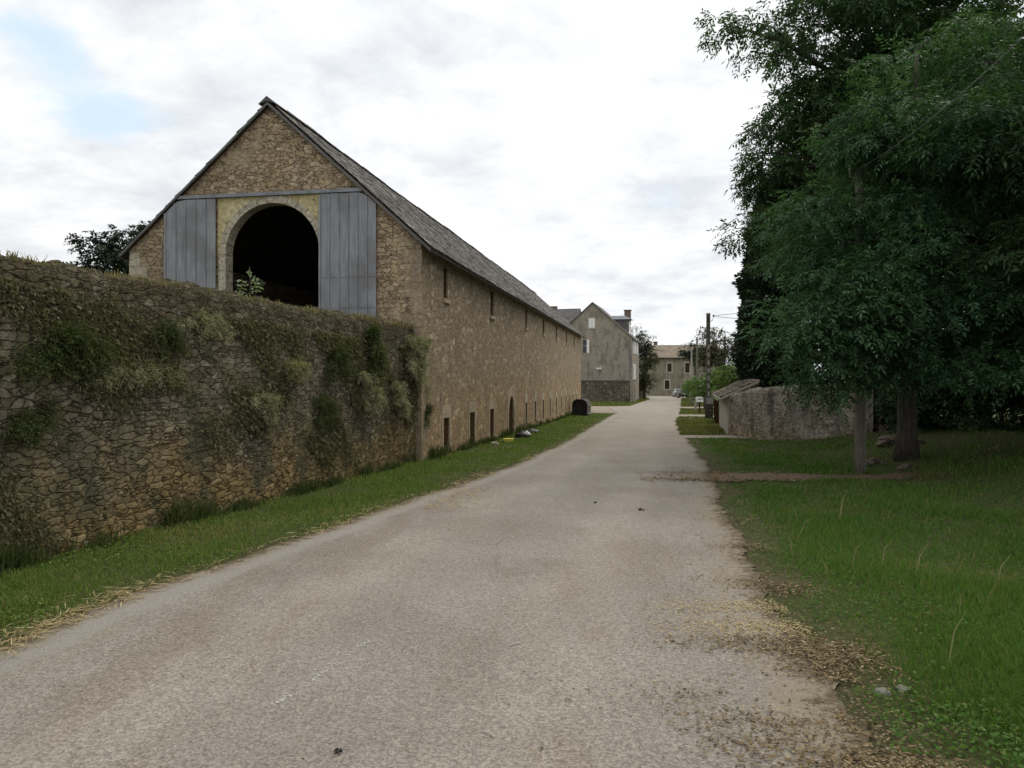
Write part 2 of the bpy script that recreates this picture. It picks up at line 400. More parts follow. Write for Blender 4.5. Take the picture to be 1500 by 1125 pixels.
M['grass'] = leaf_mat('grass', [(.07, .118, .026), (.125, .195, .042), (.17, .245, .06), (.10, .16, .035), (.23, .25, .08), (.33, .28, .14)], .35, .6, .2)
M['grass_deep'] = leaf_mat('grass_lush', [(.046, .105, .018), (.08, .165, .03), (.11, .205, .045), (.064, .132, .025), (.15, .19, .058), (.25, .22, .105)], .35, .6, .2)  # deeper, greener copy of the grass for the right verge
M['grass_far'] = leaf_mat('grass_far', [(.07, .09, .026), (.11, .135, .04), (.15, .165, .055), (.2, .185, .08), (.25, .21, .11)], .3, .7, .1)
M['rockpale'] = plain('rockpale', (.17, .175, .14), .9, .1, var=.3, scale=14)
M['drygrass'] = leaf_mat('dry_grass', [(.1, .09, .045), (.2, .18, .09), (.28, .24, .13), (.14, .11, .06)], .2, .8, .1)
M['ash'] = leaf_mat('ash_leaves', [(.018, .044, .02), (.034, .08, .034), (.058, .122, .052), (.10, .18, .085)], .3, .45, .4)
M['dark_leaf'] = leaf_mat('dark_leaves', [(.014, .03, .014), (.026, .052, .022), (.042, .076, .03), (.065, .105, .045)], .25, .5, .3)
M['mid_leaf'] = leaf_mat('mid_leaves', [(.02, .043, .019), (.036, .074, .03), (.058, .108, .044), (.09, .15, .066)], .3, .5, .3)
M['quoin'] = stone_mat('warm_quoins', 1.5, 2.0, [(.31, .25, .17), (.37, .30, .21)], (.26, .2, .13), stain=(.2, .165, .12), stain_amt=.6, warp=.2, joint=(0, .04), bump=.015)
M['cypress'] = leaf_mat('cypress_leaves', [(.015, .026, .017), (.028, .044, .027), (.045, .064, .038)], .1, .7, .2)
M['brown_leaf'] = leaf_mat('olive_leaves', [(.045, .05, .028), (.07, .076, .042), (.1, .1, .062)], .25, .6, .2)
M['vine'] = leaf_mat('vine_leaves', [(.06, .10, .028), (.10, .16, .045), (.15, .21, .07)], .3, .5, .3)
M['greyplant'] = leaf_mat('grey_green_plant', [(.14, .145, .08), (.24, .245, .145), (.35, .35, .22), (.19, .18, .1)], .25, .7, .15)
M['paleplant'] = leaf_mat('pale_dry_plant', [(.17, .16, .08), (.26, .245, .13), (.33, .31, .19)], .25, .7, .15)
M['greenplant'] = leaf_mat('green_plant', [(.045, .06, .022), (.075, .095, .035), (.11, .125, .05)], .25, .7, .15)
M['wallmoss'] = leaf_mat('wall_moss', [(.075, .068, .038), (.11, .108, .055), (.15, .146, .08), (.21, .2, .125), (.085, .068, .038)], .2, .8, .1)
M['fern'] = leaf_mat('pale_sprout', [(.22, .27, .16), (.3, .35, .23)], .3, .6, .2)

# ground and road
def ground_mat():
    m, t = newmat('ground_turf')
    co = nd(t, 'ShaderNodeTexCoord').outputs['Object']
    n = noise(t, co, .35, 6, .6); f = noise(t, co, 14, 6, .7); g = noise(t, co, 60, 4, .7)
    grn = ramp(t, f, [(.3, (.04, .06, .018)), (.5, (.075, .105, .03)), (.7, (.11, .14, .048))])
    soil = ramp(t, f, [(.3, (.055, .042, .024)), (.5, (.12, .095, .058)), (.7, (.2, .16, .1))])
    yy = nd(t, 'ShaderNodeSeparateXYZ', {0: co}).outputs[1]
    gf = mth(t, 'MULTIPLY', sm(t, mth(t, 'MULTIPLY_ADD', f, .5, n), .55, .85), sm(t, yy, 5, 60, .7, 1.0))
    col = mix(t, mth(t, 'MAXIMUM', gf, sm(t, yy, 40, 75, 0, .9)), soil, grn)
    col = mix(t, .6, col, ramp(t, g, [(.3, (.5, .5, .5)), (.7, (1.4, 1.4, 1.4))]), 'MULTIPLY')
    return finish(m, t, col, .95, .1, mth(t, 'ADD', f, g), .05, .8)
M['ground'] = ground_mat()
def road_mat(name, dirt=0.0):
    m, t = newmat(name)
    co = nd(t, 'ShaderNodeTexCoord').outputs['Object']
    uv = nd(t, 'ShaderNodeUVMap').outputs[0]
    ux = nd(t, 'ShaderNodeSeparateXYZ', {0: uv}).outputs[0]
    n1 = noise(t, co, .55, 5, .6); n2 = noise(t, vmap(t, co, (1.0, .35, 1)), 2.2, 6, .65)
    vor = nd(t, 'ShaderNodeTexVoronoi', {'Vector': co, 'Scale': 75.0}, feature='F1')
    vs = nd(t, 'ShaderNodeSeparateColor', {0: vor.outputs['Color']}).outputs[0]
    g = noise(t, co, 30, 6, .75); sp = noise(t, co, 9, 6, .75)
    col = ramp(t, n1, [(.3, (.238, .21, .178)), (.5, (.277, .249, .213)), (.7, (.312, .284, .245))])
    col = mix(t, sm(t, noise(t, vmap(t, co, (1.0, .22, 1), (2, 5, 0)), 1.1, 7, .66), .48, .66, 0, .5), col, (.21, .165, .132))
    col = mix(t, sm(t, noise(t, vmap(t, co, (1, .25, 1), (4, 9, 0)), 1.3, 6, .7), .55, .68, 0, .28), col, (.24, .222, .205))
    tw = mth(t, 'ABSOLUTE', mth(t, 'SUBTRACT', mth(t, 'ABSOLUTE', mth(t, 'SUBTRACT', mth(t, 'MULTIPLY_ADD', mth(t, 'SUBTRACT', n1, .5), .12, ux), .5)), .2))
    col = mix(t, sm(t, tw, .02, .11, .35, 0), col, mix(t, 1.0, col, (1.28, 1.27, 1.25), 'MULTIPLY'))
    col = mix(t, .5, col, ramp(t, vs, [(0, (.45, .44, .43)), (.5, (1, 1, 1)), (1, (1.6, 1.6, 1.58))]), 'MULTIPLY')
    col = mix(t, .7, col, ramp(t, g, [(.3, (.6, .6, .6)), (.7, (1.35, 1.35, 1.35))]), 'MULTIPLY')
    col = mix(t, sm(t, sp, .61, .70, 0, .45), col, (.09, .075, .06))
    # sandy dirt gathered along both edges
    ed = mth(t, 'ABSOLUTE', mth(t, 'SUBTRACT', ux, .5))
    ef = sm(t, mth(t, 'MULTIPLY_ADD', mth(t, 'SUBTRACT', n2, .5), .30, ed), .40, .50, 0, .8)
    col = mix(t, ef, col, mix(t, g, (.17, .14, .10), (.37, .32, .235)))
    ef2 = sm(t, mth(t, 'MULTIPLY_ADD', mth(t, 'SUBTRACT', sp, .5), .16, ed), .462, .5, 0, 1)
    col = mix(t, ef2, col, mix(t, g, (.06, .045, .026), (.19, .15, .095)))
    if dirt: col = mix(t, dirt, col, mix(t, g, (.10, .062, .036), (.24, .155, .095)))
    lf = sm(t, mth(t, 'MULTIPLY_ADD', mth(t, 'SUBTRACT', n2, .5), .05, ux), .02, .055)
    lf = mth(t, 'MULTIPLY', lf, sm(t, mth(t, 'MULTIPLY_ADD', mth(t, 'SUBTRACT', n2, .5), .06, ux), .07, .10, 1, 0))
    col = mix(t, mth(t, 'MULTIPLY', lf, .55), col, (.33, .315, .295))
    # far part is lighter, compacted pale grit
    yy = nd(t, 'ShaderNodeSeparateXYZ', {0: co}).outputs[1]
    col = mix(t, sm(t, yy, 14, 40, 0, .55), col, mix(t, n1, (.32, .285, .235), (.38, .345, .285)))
    h = mth(t, 'ADD', mth(t, 'MULTIPLY', vor.outputs['Distance'], .8), g)
    return finish(m, t, col, .9, .15, h, .012, .7)
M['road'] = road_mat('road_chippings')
M['dirt'] = road_mat('dirt', .85)
M['gritpath'] = road_mat('grit_path', .25)

# ------------------------------------------------------------------ ground
gx = np.unique(np.concatenate([np.linspace(-420, -30, 14), np.arange(-30, -10, .75), np.arange(-10, 20, .4), np.arange(20, 30.01, 0.75), np.linspace(30, 420, 14)]))
gy = np.unique(np.concatenate([np.linspace(-60, -4, 8), np.arange(-4, 36, .4), np.arange(36, 60.01, 0.75), [50.0], np.arange(60, 150.01, 5), np.linspace(150, 900, 12), [4000.0]]))
X, Y = np.meshgrid(gx, gy); Z = gz(X, Y)
V = np.stack([X, Y, Z], -1).reshape(-1, 3); nx = len(gx)
idx = np.arange(len(V)).reshape(len(gy), nx)
Fq = np.stack([idx[:-1, :-1], idx[:-1, 1:], idx[1:, 1:], idx[1:, :-1]], -1).reshape(-1, 4)
meta(npmesh('ground', V, Fq, M['ground'], smooth=True), 'rough grassy ground under the whole lane and farm', 'ground', kind='structure')

LE = [(1.0 * -4.6, -8), (-4.2, 2)] + [onground(*p) for p in [(0, 950), (100, 905), (340, 825), (450, 785), (620, 728), (740, 688), (830, 648), (890, 612)]] + [(8.3, 60.5), (9.6, 78), (12, 78.5), (20.9, 116), (24.5, 138), (25.4, 165)]
RE = [(0.9, -8)] + [onground(*p) for p in [(1290, 1125), (1190, 970), (1135, 880), (1085, 800), (1050, 720), (1045, 700), (1040, 688), (1010, 648), (1000, 640), (995, 635), (990, 618)]] + [(15.2, 69), (28.2, 127), (34.5, 140), (34.8, 165)]
ly, lx = [p[1] for p in LE], [p[0] for p in LE]
ry, rx = [p[1] for p in RE], [p[0] for p in RE]
def wob(y, a, s): y = np.asarray(y, float); return a * (np.sin(y * 1.3 + s) * .45 + np.sin(y * 3.1 + s * 2) * .3 + np.sin(y * 11.3 + s * 3 + np.sin(y * 5)) * .16 + np.sin(y * 27 + s + 2 * np.sin(y * 9)) * .14 + np.sin(y * 61 + 3 * np.sin(y * 17)) * .08)
def xl(y): return np.interp(y, ly, lx) + wob(y, .09, 1.0)
def xr(y): return np.interp(y, ry, rx) + wob(y, .12, 2.0)
def strip(name, ys, fl, fr, dz, mat, label, nc=10, top=True):
    ys = np.asarray(ys); c = np.linspace(0, 1, nc)
    A = fl(ys)[:, None] * (1 - c) + fr(ys)[:, None] * c; Bq = np.repeat(ys[:, None], nc, 1)
    V = np.stack([A, Bq, gz(A, Bq) + dz], -1).reshape(-1, 3)
    uv = np.stack([np.repeat(c[None], len(ys), 0), Bq], -1).reshape(-1, 2)
    i = np.arange(len(V)).reshape(len(ys), nc)
    Fq = np.stack([i[:-1, :-1], i[:-1, 1:], i[1:, 1:], i[1:, :-1]], -1).reshape(-1, 4)
    return meta(npmesh(name, V, Fq, mat, uv=uv, smooth=True), label, name.split('_')[-1], kind='structure')
ry_ = np.unique(np.concatenate([np.arange(-8, 2, .2), np.arange(2, 20, .025), np.arange(20, 50, .2), [50], np.arange(50, 150, 2), [150, 165]]))
strip('road', ry_, xl, xr, .02, M['road'], 'pale worn country lane running down to the far houses', 14)
strip('side_road', np.arange(60, 79.1, 1.0), lambda y: np.full_like(y, -30) , lambda y: xl(y) + 1.5, .014, M['gritpath'], 'pale grit side road turning off behind the far end of the long barn')
def dp0(x): return 15.25 + .12 * np.sin(3 * x) + .10 * (x - 4) + .07 * np.sin(11 * x + np.sin(5 * x)) + .04 * np.sin(31 * x) + .35 * np.clip(4.6 - x, 0, 1) ** 2 + 1.6 * np.clip(x - 8.0, 0, 1) ** 2
def dp1(x): return 16.9 + .15 * np.sin(2.3 * x + 1) - .14 * (x - 4) + .07 * np.sin(9 * x + 2) + .05 * np.sin(27 * x) - .35 * np.clip(4.6 - x, 0, 1) ** 2 - 1.6 * np.clip(x - 8.0, 0, 1) ** 2
def xstrip(name, xs, y0f, y1f, dz, mat, label):
    xs = np.asarray(xs); c = np.linspace(0, 1, 7)
    Yq = y0f(xs)[:, None] * (1 - c) + y1f(xs)[:, None] * c; A = np.repeat(xs[:, None], 7, 1)
    V = np.stack([A, Yq, gz(A, Yq) + dz], -1).reshape(-1, 3)
    uv = np.stack([np.repeat(c[None], len(xs), 0), A], -1).reshape(-1, 2)
    i = np.arange(len(V)).reshape(len(xs), 7)
    Fq = np.stack([i[:-1, :-1], i[1:, :-1], i[1:, 1:], i[:-1, 1:]], -1).reshape(-1, 4)
    meta(npmesh(name, V, Fq, mat, uv=uv, smooth=True), label, 'path', kind='structure')
xstrip('dirt_path', np.arange(3.75, 8.6, .03), dp0, dp1, .015, M['dirt'], 'brown earth track leaving the lane between two grass patches')
xstrip('gate_path', np.arange(6.2, 9.6, .12), lambda x: 29.2 + .15 * np.sin(4 * x), lambda x: 31.2 + .2 * np.sin(3 * x), .024, M['gritpath'], 'pale grit path from the lane to the white end of the tiled shed')
xstrip('yard_path', np.arange(10.5, 16.5, .2), lambda x: 53.5 + .2 * np.sin(4 * x), lambda x: 57 + .2 * np.sin(3 * x), .024, M['gritpath'], 'thin pale path crossing the verge before the concrete pole')
xstrip('house_path', np.arange(15, 20.5, .2), lambda x: 72 + .2 * np.sin(4 * x), lambda x: 76.5 + .2 * np.sin(3 * x), .024, M['gritpath'], 'thin pale path crossing the verge beyond the concrete pole')

# grass blades --------------------------------------------------------------
def blades(name, P, hmin, hmax, mat, label, r, wfac=1.0, lean=.45, cat='grass'):
    n = len(P); x, y = P[:, 0], P[:, 1]
    z = gz(x, y) + .0
    dist = np.hypot(x, y)
    w = np.maximum(.0035, dist * .0009) * r.uniform(.7, 1.6, n) * wfac
    h = r.uniform(hmin, hmax, n) * (.6 + .8 * (np.sin(x * 2.1 + np.sin(y * 1.7) * 1.5) * .5 + .5))
    if P.shape[1] > 2: h = h * P[:, 2]
    a = r.uniform(0, 2 * np.pi, n); b = r.uniform(0, 2 * np.pi, n)
    wx, wy = np.cos(a) * w / 2, np.sin(a) * w / 2
    l = h * r.uniform(.1, 1, n) * lean * 1.6; dx, dy = np.cos(b) * l, np.sin(b) * l
    base = np.stack([x, y, z - .01], -1)
    m = base + np.stack([dx * .35, dy * .35, h * .6], -1); tip = base + np.stack([dx, dy, h * r.uniform(.75, 1, n)], -1)
    wv = np.stack([wx, wy, wx * 0], -1)
    V = np.stack([base - wv, base + wv, m + wv * .8, m - wv * .8, tip + wv * .15, tip - wv * .15], 1).reshape(-1, 3)
    o = np.arange(n)[:, None] * 6
    Fq = np.concatenate([o + np.array([[0, 1, 2, 3]]), o + np.array([[3, 2, 4, 5]])])
    big = np.sin(x * .9 + 1.3 * np.sin(y * .6)) * .5 + .5
    dry = np.clip(np.sin(x * 1.7 + 2 * np.sin(y * .83)) + np.sin(y * 1.31 + 1.5 * np.sin(x * 1.1)) - 1.05, 0, 1)
    R = np.clip(r.random(n) ** 1.3 * .8 + big * .15 + dry * r.random(n) * .6, 0, .999)
    return meta(npmesh(name, V, Fq, mat, rnd=np.concatenate([R, R])), label, cat, kind='stuff')
def samp(n, y0, y1, fl, fr, r, p=1.6):
    # density falls with distance
    u = r.random(n); y = (y0 ** (1 - p) + u * (y1 ** (1 - p) - y0 ** (1 - p))) ** (1 / (1 - p))
    a, b = fl(y), fr(y)
    x = a + (b - a) * r.random(n)
    return np.stack([x, y], -1)
P0 = Vector((-2.34, 19.7, 0)); BA = Vector((-.9845, .1758, 0)); BB = Vector((.1758, .9845, 0))
def xwall(y): return np.where(np.asarray(y) < 19.9, -5.16 + .2184 * (np.asarray(y) - 7.71), -2.34 + .1786 * (np.asarray(y) - 19.7))
r = np.random.default_rng(11)
P = samp(62000, 4.0, 60, xwall, lambda y: xl(y) + .03, r, 1.75)
e = (xl(P[:, 1]) - P[:, 0]); k = r.random(len(P)) < np.clip(e / .45 + .12, 0, 1)
P = P[k]; P = np.c_[P, np.clip((xl(P[:, 1]) - P[:, 0]) * 1.2 + .35, .35, 1.1) ]
blades('grass', P, .035, .09, M['grass'], 'green grass verge along the foot of the left stone wall', r)
def inpath(P):
    x, y = P[:, 0], P[:, 1]
    m = (y > dp0(x) - .02) & (y < dp1(x) + .02) & (x < 8.8)
    m |= (y > 29.2) & (y < 31.1) & (x < 9.7)
    m |= (y > 53.5) & (y < 57) | (y > 72) & (y < 76.5)
    return m
P = samp(270000, 2.6, 30, lambda y: xr(y) - .03, lambda y: np.minimum(xr(y) + 3 + y * .55, 16), r, 1.75)
e = P[:, 0] - xr(P[:, 1]); k = (r.random(len(P)) < np.clip(e / .8 + .1, 0, 1)) & ~(inpath(P) & (r.random(len(P)) < np.clip(1.02 - np.abs(np.minimum(P[:, 1] - dp0(P[:, 0]), dp1(P[:, 0]) - P[:, 1]) < .12) * .45, 0, 1)))
far_dark = np.clip(1 - (P[:, 0] - (7.5 + .0 * P[:, 1])) / 5, .25, 1); k &= (r.random(len(P)) < np.where(P[:, 1] > 16, far_dark, 1))
P = P[k]; P = np.c_[P, np.clip((P[:, 0] - xr(P[:, 1])) * .8 + .35, .35, 1.15)]
blades('grass', P, .035, .095, M['grass_deep'], 'lush green grass under the trees right of the lane', r)
P = samp(26000, 30, 120, lambda y: xr(y), lambda y: xr(y) + 4.5, r, 1.3); P = P[~inpath(P)]
blades('grass', P, .03, .10, M['grass_far'], 'mown grass patches between the lane and the tiled shed', r, 1.2)
P = samp(9000, 79, 116, lambda y: xl(y) - 12, lambda y: xl(y), r, 1.2)
blades('grass', P, .06, .2, M['grass_far'], 'grass strip at the foot of the grey gabled house', r, 1.3)
# clover and small broad leaves among the grass
def clover(name, P, mat, label, r, s0=.008, s1=.02, hz=.06):
    n = len(P); x, y = P[:, 0], P[:, 1]; s = np.maximum(r.uniform(s0, s1, n), np.hypot(x, y) * .0011)
    c = np.stack([x, y, gz(x, y) + r.uniform(.01, hz, n)], -1); nn = nrm(r.normal(0, .45, (n, 3)) + np.array([0, 0, 1.0]))
    a = nrm(np.cross(nn, r.normal(size=(n, 3)))); b = np.cross(nn, a)
    V = np.stack([c - a * s[:, None], c - b * s[:, None] * .7, c + a * s[:, None], c + b * s[:, None] * .7], 1).reshape(-1, 3)
    return meta(npmesh(name, V, np.arange(4 * n).reshape(-1, 4), mat, rnd=np.clip(r.random(n) ** 1.2 * .85, 0, .999)), label, 'clover', kind='stuff')
P = samp(45000, 2.8, 17, lambda y: xr(y) + .1, lambda y: np.minimum(xr(y) + 3 + y * .5, 12), r, 1.8)
k = (np.sin(P[:, 0] * 2.3 + np.sin(P[:, 1] * 1.9)) + np.sin(P[:, 1] * 2.9 + P[:, 0]) + r.normal(0, .7, len(P)) > .1) & ~inpath(P)
clover('clover', P[k], M['grass_deep'], 'low clover and small leaves mixed in the right hand grass', r)
P = samp(22000, 4.2, 30, lambda y: xwall(y) + .05, lambda y: xl(y) - .05, r, 1.8)
k = (np.sin(P[:, 0] * 2.3 + np.sin(P[:, 1] * 1.9)) + np.sin(P[:, 1] * 2.9 + P[:, 0]) + r.normal(0, .7, len(P)) > .2)
clover('clover', P[k], M['grass'], 'low clover and small leaves mixed in the left verge', r)
# taller tufts at wall foot
P = samp(9000, 6, 60, lambda y: xwall(y) + .02, lambda y: xwall(y) + .3, r, 1.6); P = P[(np.sin(P[:, 1] * 1.9) + np.sin(P[:, 1] * 4.3 + 1) + r.normal(0, .6, len(P))) > .35]
blades('grass', P, .12, .34, M['greenplant'], 'taller dull green weeds growing against the foot of the left stone wall', r, 1.5, .6, 'weeds')
P = np.array([(xr(y) + r.uniform(.2, 4), y) for y in r.uniform(3.2, 11, 110)])
blades('grass', P, .16, .34, M['drygrass'], 'pale dry seed heads standing above the grass right of the lane', r, 1.2, .5, 'seed heads')

# loose straw and litter
def bits(name, P, l0, l1, w, mat, label, cat, r, dz=.03):
    n = len(P); a = r.uniform(0, np.pi * 2, n); L = r.uniform(l0, l1, n)
    z = gz(P[:, 0], P[:, 1]) + dz + r.uniform(0, .014, n)
    d = np.stack([np.cos(a) * L, np.sin(a) * L, r.normal(0, .12, n) * L], -1) / 2
    W = np.maximum(w, np.hypot(P[:, 0], P[:, 1]) * .0007) * r.uniform(.6, 1.5, n)
    s = np.stack([-np.sin(a) * W, np.cos(a) * W, r.normal(0, .3, n) * W], -1) / 2
    c = np.stack([P[:, 0], P[:, 1], z], -1)
    V = np.stack([c - d, c - d * .2 + s, c + d, c + d * .1 - s], 1).reshape(-1, 3)
    return meta(npmesh(name, V, np.arange(4 * n).reshape(-1, 4), mat, rnd=r.random(n)), label, cat, kind='stuff')
y = samp(2600, 4.2, 40, xl, xl, r, 1.9)[:, 1]
P = np.stack([xl(y) + r.normal(-.03, .13, len(y)), y], -1); k = (np.sin(y * 1.3) + r.normal(0, .7, len(y))) > -.3
bits('straw', P[k], .05, .2, .006, M['hay'], 'dry straw lying along the left edge of the lane', 'straw', r)
y = r.uniform(11.5, 14.2, 700); P = np.stack([xl(y) + .2 + (14.2 - y) * .15 + r.normal(.3, .35, 700), y], -1); P = P[P[:, 0] > xl(P[:, 1])]
bits('straw', P, .04, .12, .008, M['hay'], 'thin drift of straw spread across the lane towards the barn', 'straw', r)
y = samp(30000, 2.6, 17, xl, xl, r, 2.0)[:, 1]
off = np.abs(r.normal(0, .42, len(y))); P = np.stack([xr(y) + r.uniform(.05, .5, len(y)) - off, y], -1)
pat = np.sin(y * 3.1 + P[:, 0] * 2) + np.sin(y * 7 + 1.3 * P[:, 0]) * .6 + r.normal(0, .55, len(y)); k = (pat > .55 + off * .7) | (r.random(len(y)) < .05)
bits('leaf_litter', P[k], .012, .05, .012, M['litter'], 'brown crumbled leaf litter and grit gathered along the right edge of the lane', 'leaf litter', r, .026)
P = np.stack([r.uniform(1.0, 2.25, 2600), 5.75 + r.normal(0, .13, 2600) + .55 * (r.random(2600) < .45)], -1); P = P[(P[:, 0] < xr(P[:, 1]) + .1) & (r.random(len(P)) < (P[:, 0] - .9))]
bits('seed_husks', P, .012, .035, .01, M['hay'], 'tan patches of fallen seed husks at the right edge of the lane', 'husks', r, .026)
P = np.stack([r.uniform(-2.5, 2.2, 500), r.uniform(3.0, 15, 500)], -1); P = P[(P[:, 0] > xl(P[:, 1])) & (P[:, 0] < xr(P[:, 1]))]
bits('leaf_litter', P, .008, .035, .008, M['litter'], 'sparse tiny leaf scraps scattered over the middle of the lane', 'leaf scraps', r, .025)

y = r.uniform(2.7, 5.6, 9000); P = np.stack([xr(y) + .15 - np.abs(r.normal(0, .6, 9000)), y], -1)
pat = np.sin(y * 4.1 + P[:, 0] * 3) + np.sin(y * 9 - 2.3 * P[:, 0]) * .7 + np.sin(P[:, 0] * 7) * .4 + r.normal(0, .5, 9000)
bits('leaf_litter', P[pat > .45], .01, .04, .012, M['litter'], 'dark broken leaves spread over the lane at the near right corner', 'leaf litter', r, .025)
x = np.concatenate([r.uniform(2.6, 9, 3600), r.uniform(2.6, 4.6, 2600)]); y = np.where(r.random(len(x)) < .5, dp0(x) + r.normal(0, .16, len(x)), r.uniform(15.0, 17.0, len(x)))
P = np.stack([x, y], -1); P = P[(P[:, 0] > 4) | (r.random(len(P)) < np.clip((P[:, 0] - 2.4) / 1.6, 0, 1))]
bits('leaf_litter', P, .02, .07, .02, M['litter'], 'earthy crumbs trodden from the brown track onto the lane', 'leaf litter', r, .03)
# single leaves and clods that show on the lane
def clod(u, v, s, label, mat='black', cat='clod'):
    x, y = onground(u, v); rr = np.random.default_rng(int(u))
    bm_ = MB(); n = 7
    for q in range(5):
        c = Vector((x + rr.normal(0, s * .35), y + rr.normal(0, s * .3), float(gz(x, y)) + .03 + s * .15))
        bm_.tube([c + Vector((-s * .3, rr.normal(0, s * .1), -.2 * s)), c + Vector((0, 0, .1 * s)), c + Vector((s * .3, rr.normal(0, s * .15), -.15 * s))], [s * .06, s * .22, s * .05], 6)
    meta(bm_.build(cat, M[mat], None, (x, y, float(gz(x, y)))), label, cat)
clod(496, 1111, .035, 'small black clod on the near part of the lane', 'black')
clod(871, 739, .05, 'small black clod in the middle of the lane past the near wall', 'black')
clod(940, 750, .06, 'small dark brown clod right of the lane centre', 'wood_dark')
for (u, v, l, a, lab) in [(755, 949, .05, .5, 'pale straw stalk lying slanted in the middle of the lane'), (717, 1083, .045, -.8, 'pale straw stalk nearest the bottom of the lane')]:
    x, y = onground(u, v); z = float(gz(x, y)) + .026; q = MB()
    q.tube([(x - l * math.cos(a), y - l * math.sin(a), z), (x, y, z + .006), (x + l * math.cos(a), y + l * math.sin(a), z + .002)], .004, 6)
    meta(q.build('straw_stalk', M['paleplant_s'] if 'paleplant_s' in M else M['pale_render'], None, (x, y, z)), lab, 'straw')
# worn remains of a white centre line
q = MB(); rr = np.random.default_rng(3)
a, b = Vector(onground(400, 1040) + (0,)), Vector(onground(545, 940) + (0,)); d = (b - a); nrmv = Vector((-d.y, d.x, 0)).normalized()
for i in range(200):
    f = rr.random(); dens = .15 + .85 * (math.sin(f * 14 + 1) > 0.1)
    if rr.random() > dens: continue
    c = a + d * f + nrmv * rr.normal(0, .018); s = rr.uniform(.004, .010); th = rr.uniform(0, 3.1)
    z = float(gz(c.x, c.y)) + .024
    pts = [(c.x + s * rr.uniform(.5, 1.2) * math.cos(th + k * 1.2566), c.y + s * rr.uniform(.5, 1.2) * math.sin(th + k * 1.2566), z) for k in range(5)]
    bb = len(q.v); q.v += [Vector(p) for p in pts]; q.f.append(tuple(range(bb, bb + 5)))
meta(q.build('road_marking', M['chalk'], None, (a.x, a.y, float(gz(a.x, a.y)))), 'worn remains of a white painted line on the lane', 'marking', kind='structure')

# ------------------------------------------------------------------ near wall (left)
def rubble_wall(name, path, ztop, thick, res, mat, label, cat, seed, zbot=-.25, topvar=.06):
    """dense displaced wall along a plan polyline, front face on the right-hand side of the path"""
    r = np.random.default_rng(seed)
    P = [np.array(p, float) for p in path]
    seg = [np.linalg.norm(P[i + 1] - P[i]) for i in range(len(P) - 1)]; tot = sum(seg); cs = np.concatenate([[0], np.cumsum(seg)])
    s = [0.0]
    while s[-1] < tot:
        x = np.interp(s[-1], cs, [p[0] for p in P]); y_ = np.interp(s[-1], cs, [p[1] for p in P])
        s.append(min(tot, s[-1] + max(res, res * (np.hypot(x, y_) / 9))) if s[-1] < tot else tot)
    s = np.array(s); x = np.interp(s, cs, [p[0] for p in P]); y = np.interp(s, cs, [p[1] for p in P])
    tx, ty = np.gradient(x), np.gradient(y); l = np.hypot(tx, ty); nxv, nyv = ty / l, -tx / l
    g = gz(x, y) + zbot; zt = ztop(s) if callable(ztop) else np.full_like(s, ztop)
    tv = sum(np.sin(s * f + r.uniform(0, 6)) * a for f, a in ((1.1, .5), (2.7, .35), (6.1, .3), (13, .25), (23, .15))) * topvar
    zt = zt + tv
    nz = int(4.0 / res * .8); f = np.linspace(0, 1, nz)
    prof = [(0.0, q) for q in f] ; rc = .12
    rows_n, rows_z, rows_v = [], [], []
    H = zt - g
    for q in f: rows_n.append(np.zeros_like(s) ); rows_z.append(g + (H - rc) * q); rows_v.append(rows_z[-1])
    for k in range(1, 6):
        a = math.pi / 2 * k / 5
        rows_n.append(np.full_like(s, -rc * (1 - math.cos(a)))); rows_z.append(zt - rc + rc * math.sin(a)); rows_v.append(rows_z[-1] * 0 + zt - rc + rc * a)
    nt = int(thick / (res * 1.6))
    for k in range(1, nt + 1):
        rows_n.append(np.full_like(s, -rc - (thick - 2 * rc) * k / nt)); rows_z.append(zt + .05 * math.sin(math.pi * k / nt)); rows_v.append(zt + rc * .6 + (thick - 2 * rc) * k / nt)
    for q in np.linspace(0, 1, 8)[1:]:
        rows_n.append(np.full_like(s, -thick)); rows_z.append(zt - rc - (H - rc) * q); rows_v.append(zt + thick + q * H)
    batter = lambda z: .05 * np.clip((zt - z) / 3, 0, 1)
    V, UV = [], []
    for n_, z_, v_ in zip(rows_n, rows_z, rows_v):
        o = n_ + batter(z_) * (n_ > -.3)
        V.append(np.stack([x + nxv * o, y + nyv * o, z_], -1)); UV.append(np.stack([s, v_], -1))
    V = np.array(V); UV = np.array(UV); R_, C_ = V.shape[:2]
    i = np.arange(R_ * C_).reshape(R_, C_)
    Fq = np.stack([i[:-1, :-1], i[:-1, 1:], i[1:, 1:], i[1:, :-1]], -1).reshape(-1, 4)
    mid = len(s) // 2
    return meta(npmesh(name, V.reshape(-1, 3), Fq, mat, loc=(x[mid], y[mid], float(gz(x[mid], y[mid]))), uv=UV.reshape(-1, 2), smooth=True), label, cat)
wx = lambda y: -5.16 + .2184 * (y - 7.71)
rubble_wall('stone_wall', [(wx(3.0), 3.0), (wx(19.95), 19.95)], CAMZ + 1.22, .5, .022, M['near_wall'], 'tall mossy rubble stone wall along the left verge, grown over with weeds', 'wall', 5, topvar=.05)
def wallpt(u, v):
    k = (u - CU) / F; y = (-5.16 - .2184 * 7.71) / (k - .2184); return np.array([k * y + .05, y, CAMZ + (HV - v) / F * y])
